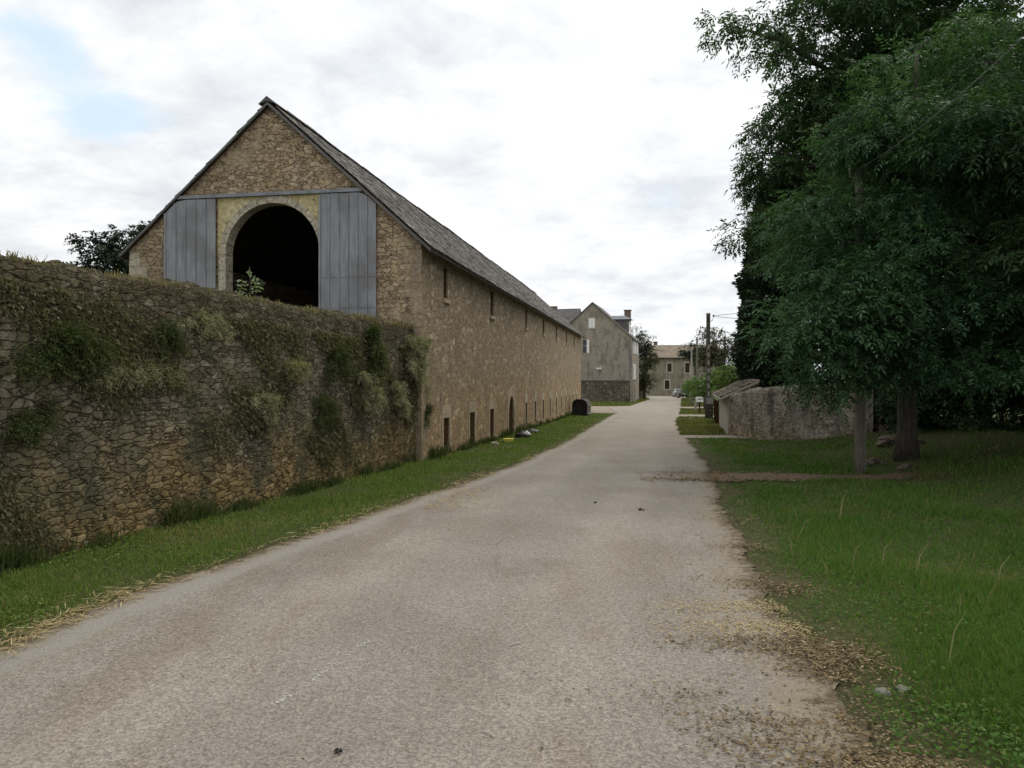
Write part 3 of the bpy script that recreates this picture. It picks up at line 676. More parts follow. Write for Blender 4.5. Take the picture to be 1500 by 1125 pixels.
# ------------------------------------------------------------------ long barn
GB = -1.7
EAVE, RISE, HALF = 5.23, 3.76, 4.19
BL = 47.3
def B(t, s, z): return P0 + BA * t + BB * s + Vector((0, 0, z))
def kx(u): return (u - CU) / F
def s_of(u): k = kx(u); return (k * 19.7 + 2.34) / (.1758 - .9845 * k)
def sz(s, v): return CAMZ + (HV - v) / F * (19.7 + .9845 * s)
def t_of(u): k = kx(u); return (-2.34 - k * 19.7) / (.9845 + .1758 * k)
def roofz(t): return EAVE + RISE * (1 - abs(t - HALF) / HALF)
barn = empty('stone_barn', (P0.x, P0.y, float(gz(P0.x, P0.y))), 'long tan stone barn with steep grey slab roof and a big arched gable opening', 'barn')
TA, TB, TC, RAD, SPR = 5.475, 2.75, 4.1125, 1.3625, 5.04
def arch(r, n=20, rev=False):
    p = [(TC + r * math.cos(math.pi * i / n), SPR + r * math.sin(math.pi * i / n)) for i in range(n + 1)]
    return p[::-1] if rev else p
def gpoly(pts, s0, depth, name, mat, parent):
    m = MB(); m.prism([B(t, s0, z) for t, z in pts], BB * depth); return m.build(name, mat, parent)
W = 8.38
# gable wall with a true arched opening
outline = [(0, GB), (0, EAVE), (HALF, EAVE + RISE), (W, EAVE), (W, GB), (TA, GB)] + arch(RAD) + [(TB, GB)]
gw = gpoly(outline, 0, .34, 'gable_wall', M['barn_gable'], barn)
# pale dressed arch: separate blocks with fine joints
m = MB(); ro = RAD + .17; n = 15
for i in range(n):
    a0, a1 = math.pi * (i + .02) / n, math.pi * (i + .98) / n
    am = (a0 + a1) / 2
    pts = [(TC + RAD * .985 * math.cos(a0), SPR + RAD * .985 * math.sin(a0)), (TC + ro * math.cos(a0), SPR + ro * math.sin(a0)), (TC + ro * math.cos(am), SPR + ro * math.sin(am)),
           (TC + ro * math.cos(a1), SPR + ro * math.sin(a1)), (TC + RAD * .985 * math.cos(a1), SPR + RAD * .985 * math.sin(a1)), (TC + RAD * .985 * math.cos(am), SPR + RAD * .985 * math.sin(am))]
    m.prism([B(t, -.05 - .004 * (i % 3), z) for t, z in pts], BB * .36)
z = SPR - .01
k = 0
while z > 0:
    h = (.42, .55, .36, .48)[k % 4]
    for t0, t1 in ((TA - .02, TA + .19), (TB - .19, TB + .02)): m.prism([B(t0, -.05 - .004 * (k % 3), z), B(t1, -.05 - .004 * (k % 3), z), B(t1, -.05 - .004 * (k % 3), z - h + .012), B(t0, -.05 - .004 * (k % 3), z - h + .012)], BB * .36)
    z -= h; k += 1
m.build('arch_surround', M['dressed'], barn)
th0 = math.acos((2.62 - TC) / (ro + .004))
gpoly([(5.7, SPR), (5.7, 6.58), (2.62, 6.58)] + [(TC + (ro + .004) * math.cos(th0 * (1 - i / 24)), SPR + (ro + .004) * math.sin(th0 * (1 - i / 24))) for i in range(25)], -.03, .04, 'plaster_panel', M['dressed_yellow'], barn)
# beam / flashing across the gable
m = MB(); m.box(B(1.55, -.13, 6.57), BA * 5.32, BB * .17, (0, 0, .085)); m.build('beam', M['zinc'], barn)
def boards(t0, t1, n, zb):
    m = MB(); w = (t1 - t0) / n
    for i in range(n):
        a, b = t0 + w * i + .008, t0 + w * (i + 1) - .008
        za, zb2 = min(6.55, roofz(a) - .06), min(6.55, roofz(b) - .06)
        off = -.10 - random.uniform(0, .012)
        pts = [B(a, off, zb), B(b, off, zb), B(b, off, zb2)]
        tk = 1.46 if a < 1.46 < b else (6.9 if a < 6.9 < b else None)
        if tk: pts.append(B(tk, off, min(6.55, roofz(tk) - .06)))
        pts.append(B(a, off, za)); m.prism(pts, BB * .03)
        tb = a + .0
        m.box(B(b - .012, off - .03, zb), BA * .045, BB * .03, (0, 0, zb2 - zb - .03))    # raised batten seam
    if t0 < 3:
        for zz in (3.55, 4.35): m.box(B(t0 + .02, -.118, zz), BA * (t1 - t0 - .04), BB * .006, (0, 0, .02))
    return m
boards(5.72, 7.21, 5, .4).build('board_panel', M['boards'], barn)
boards(1.18, 2.73, 6, .4).build('board_panel', M['boards'], barn)
# quoins
def quoins(t0, dt, z0, z1, parent):
    m = MB(); z = z0; k = 0
    while z < z1 - .1:
        h = (.38, .5, .34, .45)[k % 4]; w = (.55, .32)[k % 2]; h = min(h, z1 - z)
        m.box(B(t0, -.012, z), BA * dt * w, BB * .2, (0, 0, h - .012)); z += h; k += 1
    return m.build('quoins', M['dressed'], parent)
quoins(W + .003, -1, -.6, EAVE - .05, barn)
m = MB(); z = -1.2; k = 0
while z < EAVE - .25:
    h = (.38, .5, .34, .45)[k % 4]; a, b = ((.55, .3), (.3, .55))[k % 2]
    m.box(B(-.014, -.014, z), BA * a, BB * b, (0, 0, min(h, EAVE - .12 - z) - .012)); z += h; k += 1
m.build('quoins', M['quoin'], barn)

# long wall with openings -----------------------------------------------
ops = []   # kind, s0, s1, z0, z1
for u0, u1, v0, v1 in [(649.5, 658, 612, 668), (688, 695.5, 604, 652), (717.5, 723.5, 599, 641)]:
    s0, s1 = s_of(u0), s_of(u1); sm_ = (s0 + s1) / 2; ops.append(('low_window', s0, s1, sz(sm_, v1), sz(sm_, v0)))
for u0, u1, v0, v1 in [(744.8, 753.2, 580, 642)]:
    s0, s1 = s_of(u0), s_of(u1); sm_ = (s0 + s1) / 2; ops.append(('door', s0, s1, sz(sm_, v1) - .1, sz(sm_, v0)))
for uc, v0, v1 in [(770.8, 590, 621), (784.2, 588, 617), (795.8, 585.8, 613), (806, 584, 609), (815, 582.6, 606), (822.6, 581, 603.5), (829, 580, 601), (835, 579, 599.5), (840, 578.2, 598), (844.2, 577.6, 597)]:
    s = s_of(uc); ops.append(('slit', s - .25, s + .25, sz(s, v1), sz(s, v0)))
for uc, w, v0, v1 in [(653, 6.5, 392, 438), (721, 5, 427, 463), (771, 2.6, 453, 480), (796, 2.2, 467.5, 489), (815, 1.8, 478, 497), (830, 1.5, 487, 503), (841, 1.3, 493.5, 507)]:
    s0, s1 = s_of(uc - w / 2), s_of(uc + w / 2); s = (s0 + s1) / 2; ops.append(('upper', s0, s1, sz(s, v1), sz(s, v0)))
sb = sorted(set([.34, BL] + [o[1] for o in ops] + [o[2] for o in ops] + list(np.arange(2, BL, 2.0))))
zb = sorted(set([GB, EAVE] + [o[3] for o in ops] + [o[4] for o in ops]))
def hole(s, z): return any(o[1] < s < o[2] and o[3] < z < o[4] for o in ops)
m = MB(); TH = .5
solid = {}
for i in range(len(sb) - 1):
    for j in range(len(zb) - 1): solid[i, j] = not hole((sb[i] + sb[i + 1]) / 2, (zb[j] + zb[j + 1]) / 2)
for (i, j), ok in solid.items():
    if not ok: continue
    a, b, c, d = sb[i], sb[i + 1], zb[j], zb[j + 1]
    m.quad(B(0, a, c), B(0, b, c), B(0, b, d), B(0, a, d)); m.quad(B(TH, b, c), B(TH, a, c), B(TH, a, d), B(TH, b, d))
    if not solid.get((i - 1, j), i == 0): m.quad(B(TH, a, c), B(0, a, c), B(0, a, d), B(TH, a, d))
    if not solid.get((i + 1, j), False): m.quad(B(0, b, c), B(TH, b, c), B(TH, b, d), B(0, b, d))
    if not solid.get((i, j + 1), False): m.quad(B(0, a, d), B(0, b, d), B(TH, b, d), B(TH, a, d))
    if not solid.get((i, j - 1), False): m.quad(B(TH, a, c), B(TH, b, c), B(0, b, c), B(0, a, c))
m.build('side_wall', M['barn_side'], barn)
m = MB(); m.box(B(W - .55, .4, 1.0 - 1.3), BA * -(W - 1.1), BB * (BL - 1), (0, 0, .08)); m.build('bounce_floor', M['pale_render'], barn)  # pale hidden floor added to bounce light into the dark interior
m = MB(); m.box(B(W, .343, GB), BA * -.5, BB * (BL - .343), (0, 0, EAVE - GB)); m.build('rear_wall', M['barn_side'], barn)
gpoly([(.5, GB), (.5, EAVE + .42), (HALF, EAVE + RISE), (W - .5, EAVE + .42), (W - .5, GB)], BL - .5, .5, 'end_wall', M['barn_side'], barn)
for kind, s0, s1, z0, z1 in ops:
    sw = s1 - s0
    if kind == 'door':
        sc, hw = (s0 + s1) / 2, sw / 2; rise = hw * 1.5; zs = z1 - rise
        pts = lambda g, top: [(s0 - g, z0)] + [(sc - (hw + g) * math.cos(math.pi * i / 16), zs + (rise + top) * math.sin(math.pi * i / 16) ** .8) for i in range(17)] + [(s1 + g, z0)]
        m = MB(); nb = 4
        for i in range(nb): m.box(B(.07, s0 + sw * i / nb + .006, z0), BB * (sw / nb - .012), BA * .05, (0, 0, z1 - z0))
        dr = m.build('door', M['wood_dark'], barn)
        m = MB(); o_, i_ = pts(.26, .42), pts(0, 0)
        m.prism([B(-.02, s, z) for s, z in o_ + i_[::-1]], BA * .17)
        m.build('stone_surround', M['warm_dressed'], dr)
        continue
    m = MB(); nb = 3 if sw > .45 else 2
    d = .035 if kind != 'upper' else .05
    for i in range(nb): m.box(B(d, s0 + sw * i / nb + .004, z0), BB * (sw / nb - .008), BA * .04, (0, 0, z1 - z0))
    wn = m.build('window', M['wood_dark'], barn)
    m = MB()
    if kind == 'upper':
        m.box(B(-.012, s0 - .14, z1 + .003), BB * (sw + .28), BA * .2, (0, 0, .16)); m.build('lintel', M['barn_side'], wn)
        m = MB(); m.box(B(-.06, s0 - .1, z0 - .12), BB * (sw + .2), BA * .2, (0, 0, .117)); m.build('sill', M['warm_dressed'], wn)
    else:
        m.box(B(-.014, s0 - .16, z1 + .003), BB * (sw + .32), BA * .2, (0, 0, .36 if kind == 'low_window' else .42)); m.build('lintel', M['dressed'] if kind == 'slit' else M['warm_dressed'], wn)
        for a in ((s0 - .2, s0 - .003), (s1 + .003, s1 + .2)):
            m = MB(); m.box(B(-.012, a[0], z0), BB * (a[1] - a[0]), BA * .2, (0, 0, z1 - z0)); m.build('jamb', M['warm_dressed'], wn)
# roof: courses of individual stone slabs over a deck
def slab_roof(parent, pt, slen, L, mat, course=.28, width=.42, thick=.045, seed=1, name='roof', sag=.0, deck=M['wood_eave'], jit=1.0):
    """pt(f, s, h): point at slope distance f from eave, along s, height h above deck"""
    r = np.random.default_rng(seed); V, Fc, R = [], [], []
    nc = int(slen / course) + 1
    for c in range(nc):
        f0 = c * course - .04; f1 = min(slen, f0 + course * 1.35)
        s = -r.uniform(0, width)
        while s < L:
            w = width * r.uniform(.6, 1.4); a, b = max(0, s) , min(L, s + w - .012)
            if b - a > .05:
                ff = f0 + r.uniform(-.03, .03) * jit; h0 = thick * r.uniform(.9, 1.6); h1 = .0 + r.uniform(0, .01)
                tl = r.normal(0, .006 * jit); q = len(V)
                for (f_, s_, h_) in ((ff, a, h0 + tl), (ff + r.normal(0, .012) * jit, b, h0 - tl), (f1, b, h1 + .012), (f1, a, h1 + .012), (ff, a, h0 + tl - thick), (ff, b, h0 - tl - thick)):
                    V.append(tuple(pt(f_, s_, h_)))
                Fc += [(q, q + 1, q + 2, q + 3), (q + 4, q + 5, q + 1, q), (q + 4, q, q + 3, q + 3), (q + 1, q + 5, q + 2, q + 2)][:2]
                rv = r.random(); R += [rv, rv]
            s += w
    return npmesh(name, V, Fc, mat, parent, rnd=R)
SL = math.hypot(HALF + .32, RISE * (HALF + .32) / HALF); cs_, sn_ = (HALF + .32) / SL, RISE * (HALF + .32) / HALF / SL
def waver(s): return .035 * math.sin(s * .35 + 1) + .02 * math.sin(s * 1.1)
def prt(f, s, h): return B(-.32 + f * cs_ - h * sn_, s - .16, EAVE - .32 * RISE / HALF + .10 + f * sn_ + h * cs_ + waver(s) * .35)
def plt(f, s, h): return B(W + .22 - f * cs_ + h * sn_, s - .16, EAVE - .32 * RISE / HALF + .10 + f * sn_ + h * cs_)
rf = slab_roof(barn, prt, SL, BL + .5, M['slabs'], .17, .24, .022, seed=2, jit=.35)
slab_roof(barn, plt, SL - .14, BL + .5, M['slabs'], .4, .6, seed=3)
m = MB()
for sgn in (0, 1):
    e = B(-.32, -.12, EAVE - .32 * RISE / HALF) if sgn == 0 else B(W + .22, -.12, EAVE - .22 * RISE / HALF)
    top = B(HALF, -.12, EAVE + RISE); ridge = top - e
    nr = Vector((0, 0, .09))
    m.box(e, ridge, BB * (BL + .4), nr)
m.build('roof_deck', M['wood_eave'], barn)
m = MB()
for sgn in (0, 1):
    e = B(-.30, -.17, EAVE - .30 * RISE / HALF - .02) if sgn == 0 else B(W + .2, -.17, EAVE - .2 * RISE / HALF - .02)
    top = B(HALF, -.17, EAVE + RISE - .02); m.box(e, top - e, BB * .045, (0, 0, .075))
m.build('bargeboard', M['slate'], barn)
m = MB(); s = -.2
while s < BL + .4:
    l = random.uniform(.5, .7)
    zt = EAVE + RISE + .12 + waver(s) * .6
    m.prism([B(HALF - .24, s, zt - .14), B(HALF, s, zt + .05 + random.uniform(0, .03)), B(HALF + .24, s, zt - .14), B(HALF, s, zt - .07)], BB * (l - .01)); s += l
m.build('ridge_cap', M['slabs'], barn)
# ------------------------------------------------------------------ gabled house at the end of the barn
HC = Vector((16.03, 102, 0)); HA = Vector((-.970, .2425, 0)); HB = Vector((.2425, .970, 0))
def Hh(t, s, z): return HC + HA * t + HB * s + Vector((0, 0, z))
hg = float(gz(16, 102)); HE, HR, HW2, HL = 6.72, 4.76, 5.3, 11.0
house = empty('gabled_house', (HC.x, HC.y, hg), 'tall grey rendered gabled house with white shutters just past the long barn', 'house')
m = MB(); m.prism([Hh(0, 0, hg - .5), Hh(0, 0, HE), Hh(HW2, 0, HE + HR), Hh(2 * HW2, 0, HE), Hh(2 * HW2, 0, hg - .5)], HB * HL); m.build('wall', M['house_render'], house)
m = MB(); m.box(Hh(12.0, 7, hg - .5) + BA * 0, HA * -1.3, HB * 8, (0, 0, 6.5 - hg)); m.box(Hh(12.02, 7.0, hg - .5), HA * 16, HB * 9, (0, 0, 7.0 - hg)); m.build('wing_wall', M['house_render'], house)
def gable_roof(parent, pt, half, rise, eave, L, mat, over=.35, vover=.25, th=.14, name='roof', centre=None):
    m = MB(); c = half
    for sg in (-1, 1):
        e = pt(c + sg * (half + over), -vover, eave - over * rise / half + .02); top = pt(c, -vover, eave + rise + .02)
        m.box(e, top - e, pt(0, L + 2 * vover, 0) - pt(0, 0, 0), (0, 0, th))
    return m.build(name, mat, parent)
gable_roof(house, Hh, HW2, HR, HE, HL, M['slate'])
def wing(t, s, z): return Hh(9.0 + s, 6.6 + t, z)
gable_roof(house, wing, 5.0, 4.75, 6.9, 18, M['slate'], name='wing_roof')
m = MB(); m.box(Hh(1.9, 8.6, 9.0), HA * -.9, HB * .7, (0, 0, 2.1)); m.box(Hh(2.0, 8.5, 11.1), HA * -1.1, HB * .9, (0, 0, .12)); m.build('chimney', M['brick'], house)
cz = 11.3; m = MB(); cc = wing(5.0, 3.4, cz); m.box(cc, HA * 1.2, HB * .6, (0, 0, .95)); m.build('chimney', M['brick'], house)
# string course
m = MB(); m.box(Hh(.4, -.03, sz(0, 0) * 0 + CAMZ + (HV - 506.5) / F * 102), HA * 8.5, HB * .1, (0, 0, .1)); m.build('string_course', M['house_render'], house)
def tH(u): k = kx(u); return (HC.x - k * HC.y) / (.970 + .2425 * k)
def zH(t, v): return CAMZ + (HV - v) / F * (102 + .2425 * t)
def hwin(u0, u1, v0, v1, shut):
    t0, t1 = tH(u1), tH(u0); z0, z1 = zH(t0, v1), zH(t0, v0)
    m = MB(); g = .12
    m.box(Hh(t0 - g, -.05, z0 - g), HA * (t1 - t0 + 2 * g), HB * .08, (0, 0, g)); m.box(Hh(t0 - g, -.04, z1), HA * (t1 - t0 + 2 * g), HB * .07, (0, 0, g))
    m.box(Hh(t0 - g, -.04, z0), HA * g, HB * .07, (0, 0, z1 - z0)); m.box(Hh(t1, -.04, z0), HA * g, HB * .07, (0, 0, z1 - z0))
    w = m.build('window', M['warm_dressed'], house)
    m = MB(); m.box(Hh(t0, -.015, z0), HA * (t1 - t0), HB * .03, (0, 0, z1 - z0)); m.build('pane', M['glass'], w)
    m = MB(); a, b = shut
    tt0, tt1 = t1 + (t0 - t1) * a, t1 + (t0 - t1) * b
    for h in (0, 1):
        q0 = tt0 + (tt1 - tt0) * h / 2; q1 = tt0 + (tt1 - tt0) * (h + 1) / 2
        m.box(Hh(q0, -.06, z0 + .02), HA * ((q1 - q0) * .97), HB * .04, (0, 0, z1 - z0 - .04))
        for zz in (.2, .75): m.box(Hh(q0, -.075, z0 + (z1 - z0) * zz), HA * ((q1 - q0) * .97), HB * .014, (0, 0, .12))
    m.build('shutter', M['white_paint'], w)
hwin(862.3, 871.6, 466, 480.5, (0, 1)); hwin(853.6, 863.2, 497.5, 517, (.62, 1.0))
m = MB(); tt = tH(881); m.box(Hh(tt + .1, -.25, zH(tt, 541)), HA * .55, HB * .26, (0, 0, .22)); m.box(Hh(tt, -.12, zH(tt, 541.5)), HA * .1, HB * .1, (0, 0, .42)); m.build('wall_lamp', M['white_paint'], house)
# side wall windows (road side)
def hside(s0, s1, z0, z1, nb):
    m = MB(); g = .13
    m.box(Hh(-.05, s0 - g, z0 - g), HB * (s1 - s0 + 2 * g), HA * .1, (0, 0, g)); m.box(Hh(-.05, s0 - g, z1), HB * (s1 - s0 + 2 * g), HA * .1, (0, 0, g))
    m.box(Hh(-.05, s0 - g, z0), HB * g, HA * .1, (0, 0, z1 - z0)); m.box(Hh(-.05, s1, z0), HB * g, HA * .1, (0, 0, z1 - z0))
    w = m.build('window', M['white_paint'], house)
    m = MB(); m.box(Hh(-.02, s0, z0), HB * (s1 - s0), HA * .05, (0, 0, z1 - z0)); m.build('pane', M['glass'], w)
    for i in range(nb):
        m = MB(); a = s0 + (s1 - s0) * (i + .12) / nb; m.box(Hh(-.1, a, z0 + .03), HB * ((s1 - s0) / nb * .62), HA * .05, (0, 0, z1 - z0 - .06)); m.build('shutter', M['white_paint'], w)
zz = lambda v: CAMZ + (HV - v) / F * 106
hside(.8, 8.6, zz(517), zz(498), 3); hside(1.2, 5.0, zz(554), zz(535), 2)
# dormer
m = MB(); m.box(Hh(.75, 3.2, 6.9), HA * 2.6, HB * 2.2, (0, 0, 2.55)); dm = m.build('dormer', M['slate'], house)
m = MB(); p = [Hh(.35, 2.9, 9.45), Hh(3.9, 2.9, 9.45), Hh(3.9, 5.7, 9.45), Hh(.35, 5.7, 9.45)]; q_ = [Hh(1.3, 3.8, 10.0), Hh(3.9, 3.8, 10.0), Hh(3.9, 4.8, 10.0), Hh(1.3, 4.8, 10.0)]
b0 = len(m.v); m.v += p + q_; m.f += [(0, 3, 2, 1), (4, 5, 6, 7), (0, 1, 5, 4), (1, 2, 6, 5), (2, 3, 7, 6), (3, 0, 4, 7)]; m.build('dormer_roof', M['zinc'], dm)
m = MB(); m.box(Hh(.72, 3.3, 7.3), HB * 2.0, HA * .02, (0, 0, 1.9)); m.build('dormer_window', M['white_paint'], dm)
m = MB(); m.tube([Hh(.35, -.05, HE - .3), Hh(.3, -.08, 3), Hh(.3, -.08, hg + .2)], .06, 6); m.build('downpipe', M['zinc'], house)

# low wall before the house and gate pillars
def lowwall():
    w = empty('garden_wall', (12, 97.5, float(gz(12, 97.5))), 'low dark rubble wall with flat coping in front of the grey gabled house', 'wall')
    a, b = Vector((8.0, 98.8, 0)), Vector((14.95, 97.1, 0)); d = b - a; n_ = Vector((d.y, -d.x, 0)).normalized() * -.45
    z0 = hg - .4; zt = CAMZ + (HV - 559) / F * 98
    m = MB(); m.box(a + Vector((0, 0, z0)), d, n_, (0, 0, zt - z0)); m.build('masonry', M['low_wall'], w)
    m = MB(); m.box(a + Vector((0, 0, zt + .003)) - n_ * .15, d, n_ * 1.3, (0, 0, .16)); m.build('coping', M['concrete_dark'], w)
    return w
lowwall()
def pillar(x, y, w, zt, label, mat):
    p = empty('gate_pillar', (x, y, float(gz(x, y))), label, 'pillar'); z0 = float(gz(x, y)) - .2
    m = MB(); m.bbox(x - w / 2, x + w / 2, y - w / 2, y + w / 2, z0, zt - .12); m.build('shaft', mat, p)
    m = MB(); m.bbox(x - w / 2 - .05, x + w / 2 + .05, y - w / 2 - .05, y + w / 2 + .05, zt - .118, zt); m.build('cap', M['concrete'], p)
pillar(15.0 + .35, 97.3, .7, CAMZ + (HV - 556) / F * 97, 'stone pillar ending the low wall at the corner of the grey house', M['house_render'])
pillar(20.2, 120, .75, CAMZ + (HV - 556) / F * 120, 'grey gate pillar between the gabled house and the dark ivy tree', M['house_render'])

# ------------------------------------------------------------------ far house
fy = 150.0; fg = float(gz(30, fy)); FX0, FX1 = 26.9, 41.5; FE, FR = CAMZ + (HV - 524) / F * fy, CAMZ + (HV - 505.5) / F * 155
fh = empty('tile_roofed_house', (FX0, fy, fg), 'two storey olive grey house with pale hipped tile roof closing the end of the lane', 'house')
m = MB(); m.bbox(FX0, FX1, fy, fy + 10, fg - .5, FE); m.build('wall', M['far_render'], fh)
ov = .45; hx = 2.1
sl = math.hypot(5 + ov, FR - FE)
def hipside(f, s, h):
    k = f / sl; x0, x1 = FX0 - ov + hx * k, FX1 + ov
    return (x0 + (x1 - x0) * s / 10, fy - ov + (5 + ov) * k, FE + (FR - FE) * k + h)
slab_roof(fh, hipside, sl, 10, M['tiles'], .45, .2, .07, seed=8, jit=.5)
m = MB(); q = [(FX0 - ov, fy - ov, FE), (FX0 - ov, fy + 10 + ov, FE), (FX1 + ov, fy + 10 + ov, FE), (FX1 + ov, fy - ov, FE), (FX0 - ov + hx, fy + 5, FR), (FX1 + ov, fy + 5, FR)]
m.v += [Vector(p) - Vector((0, 0, .03)) for p in q]; m.f += [(0, 3, 2, 1), (0, 1, 4), (1, 2, 5, 4), (2, 3, 5), (3, 0, 4, 5)]; m.build('roof_hip', M['oldtiles'], fh)
m = MB(); m.bbox(FX0 + 1.9, FX0 + 2.6, fy + 5, fy + 5.6, FR - .5, FR + .6); m.bbox(FX0 + 1.8, FX0 + 2.7, fy + 4.9, fy + 5.7, FR + .6, FR + .72); m.build('chimney', M['brick'], fh)
def fwin(u0, u1, v0, v1):
    x0, x1 = kx(u0) * fy, kx(u1) * fy; z0, z1 = CAMZ + (HV - v1) / F * fy, CAMZ + (HV - v0) / F * fy; g = .18
    m = MB()
    m.bbox(x0 - g, x1 + g, fy - .06, fy + .02, z0 - g, z0); m.bbox(x0 - g, x1 + g, fy - .05, fy + .02, z1, z1 + g); m.bbox(x0 - g, x0, fy - .05, fy + .02, z0, z1); m.bbox(x1, x1 + g, fy - .05, fy + .02, z0, z1)
    w = m.build('window', M['pale_render'], fh)
    m = MB(); m.bbox(x0, x1, fy - .02, fy + .02, z0, z1); xm = (x0 + x1) / 2; m.build('pane', M['glass'], w)
    m = MB()
    for a, b in ((x0 + .02, xm - .02), (xm + .02, x1 - .02)): m.bbox(a, b, fy - .045, fy - .02, z0 + .02, z1 - .02)
    m.build('shutter', M['wood_dark'], w)
fwin(977.5, 983.8, 532.3, 544.7); fwin(973.6, 980.6, 557, 570); fwin(1003.5, 1010, 531.5, 546); fwin(1003.5, 1010, 557, 571)
m = MB(); m.bbox(FX0 - ov, FX1 + ov, fy - ov - .1, fy - ov, FE - .12, FE); m.build('gutter', M['wood_eave'], fh)
# ------------------------------------------------------------------ weeds on the near wall
def wall_plant(name, label, cat, c, ext, n, mat, seed, leaf=.06, lw=.02, hang=.4, up=.3, stems=10, out=.22, group=None):
    """bushy weed rooted in the wall face at c; ext = half-size along wall and height"""
    r = np.random.default_rng(seed)
    root = empty(name, tuple(c), label, cat, group)
    dw = np.array([.2134, .977, 0]); nw = np.array([.977, -.2134, 0])
    mb = MB(); C, D = [], []
    for i in range(stems):
        a = r.normal(0, .5); b = r.uniform(-hang, up)
        tip = c + dw * a * ext[0] + nw * r.uniform(.3, 1) * out + np.array([0, 0, b * ext[1] * 1.6])
        b0 = c + dw * a * ext[0] * .25 - nw * .05
        mid = (b0 + tip) / 2 + nw * out * .35 + np.array([0, 0, .15 * ext[1]])
        mb.tube([b0, mid, tip], [.008, .006, .003], 5)
        k = max(4, n // stems)
        f = r.random(k)[:, None]
        q = (1 - f) ** 2 * b0 + 2 * f * (1 - f) * mid + f * f * tip + r.normal(0, .05, (k, 3)) * (ext[0] + .3)
        C.append(q); D.append(nrm(r.normal(0, .6, (k, 3)) + nw * .4 + (tip - b0) * .8 + np.array([0, 0, -.25 * hang])))
    mb.build('stem', M['bark'], root, uv=False)
    V, Fq, R = spray_geo(np.concatenate(C), np.concatenate(D), leaf * 1.8, 5, leaf, lw, r)
    npmesh('foliage', V, Fq, mat, root, rnd=R)
    return root
wall_plant('wall_weed', 'big grey green bushy weed hanging at the far end of the wall beside the barn', 'weed', wallpt(600, 525), (0.69, 0.74), 3300, M['greyplant'], 1, .07, .022, .8, .5, 26, .3)
wall_plant('wall_weed', 'dark green fern-like weed at the wall top left of the big hanging bush', 'weed', wallpt(538, 505), (0.56, 0.61), 1760, M['greenplant'], 2, .08, .022, .7, .4, 18, .25)
wall_plant('wall_weed', 'grey weed lying flat against the wall below the fern-like one', 'weed', wallpt(530, 570), (0.62, 0.54), 1760, M['greyplant'], 3, .06, .02, .6, .4, 18, .2)
wall_plant('wall_weed', 'wispy grey weed in the wall under the big hanging bush', 'weed', wallpt(575, 580), (0.56, 0.54), 1540, M['greyplant'], 4, .06, .02, .6, .4, 16, .2)
wall_plant('wall_weed', 'pale yellowish tuft halfway up the middle of the near wall', 'weed', wallpt(420, 545), (0.53, 0.24), 1540, M['paleplant'], 5, .05, .014, .3, .5, 18, .2)
wall_plant('wall_weed', 'grey green tuft just below and left of the pale yellowish one', 'weed', wallpt(372, 590), (0.44, 0.34), 1100, M['greyplant'], 6, .05, .016, .6, .3, 12, .15)
wall_plant('wall_weed', 'broad loose green creeper high on the near left part of the wall', 'weed', wallpt(85, 515), (0.94, 0.41), 2200, M['greenplant'], 7, .045, .014, .5, .4, 26, .12)
wall_plant('wall_weed', 'thin straggling dry weed trailing beside the green creeper', 'weed', wallpt(190, 545), (0.81, 0.24), 1210, M['greyplant'], 8, .035, .009, .5, .2, 22, .1)
wall_plant('wall_weed', 'small dull green weed low on the wall under the green creeper', 'weed', wallpt(35, 610), (0.56, 0.30), 924, M['greenplant'], 9, .04, .012, .5, .3, 14, .1)
wall_plant('wall_weed', 'little grey weed near the top of the wall left of the arch', 'weed', wallpt(300, 470), (0.50, 0.27), 770, M['greyplant'], 10, .04, .012, .6, .3, 12, .1)
wall_plant('wall_weed', 'brown green weed rooted in the wall middle beneath the arch', 'weed', wallpt(470, 600), (0.62, 0.41), 1320, M['greenplant'], 12, .045, .013, .5, .4, 16, .12)
wall_plant('wall_weed', 'thin green growth in the upper wall between creeper and arch', 'weed', wallpt(235, 490), (0.62, 0.34), 924, M['greenplant'], 14, .04, .012, .6, .3, 14, .1)
wall_plant('wall_weed', 'dark green weed high on the wall under the right boards', 'weed', wallpt(490, 520), (0.62, 0.47), 1430, M['greenplant'], 15, .05, .015, .7, .3, 16, .14)
wall_plant('wall_weed', 'dark straggly weed hanging down the joint of wall and barn', 'weed', wallpt(616, 590), (0.31, 0.54), 924, M['greenplant'], 16, .05, .015, .9, .2, 12, .2)
# small growth rooted all over the wall face
r = np.random.default_rng(23); n = 150000
y = 6.2 + 13.6 * r.random(n); zz_ = r.uniform(.1, 2.95, n)
pn = np.sin(y * 1.7 + np.sin(zz_ * 2.2) * 1.5) + np.sin(zz_ * 3.1 + y * .8) * .8 + np.sin(y * 4.7 + zz_ * 5) * .6 + (zz_ - 1.5) * .75 + r.normal(0, .45, n)
k = pn > 1.0; y, zz_ = y[k], zz_[k]; n = len(y)
c = np.stack([wx(y) + .06 * (1 - zz_ / 3) + r.uniform(.0, .07, n), y, gz(wx(y), y) + zz_], -1)
d = nrm(np.array([.6, -.1, -.35]) + r.normal(0, .6, (n, 3))); s_ = nrm(np.cross(d, r.normal(size=(n, 3)))); l = (r.uniform(.02, .07, n) * (.6 + y * .05))[:, None]; w_ = l * .22
V = np.stack([c, c + d * l * .5 + s_ * w_, c + d * l + np.array([0, 0, -.25]) * l, c + d * l * .5 - s_ * w_], 1).reshape(-1, 3)
meta(npmesh('wall_moss', V, np.arange(4 * n).reshape(-1, 4), M['wallmoss'], rnd=r.random(n)), 'moss and tiny plants growing in patches over the face of the left stone wall', 'moss', kind='stuff')
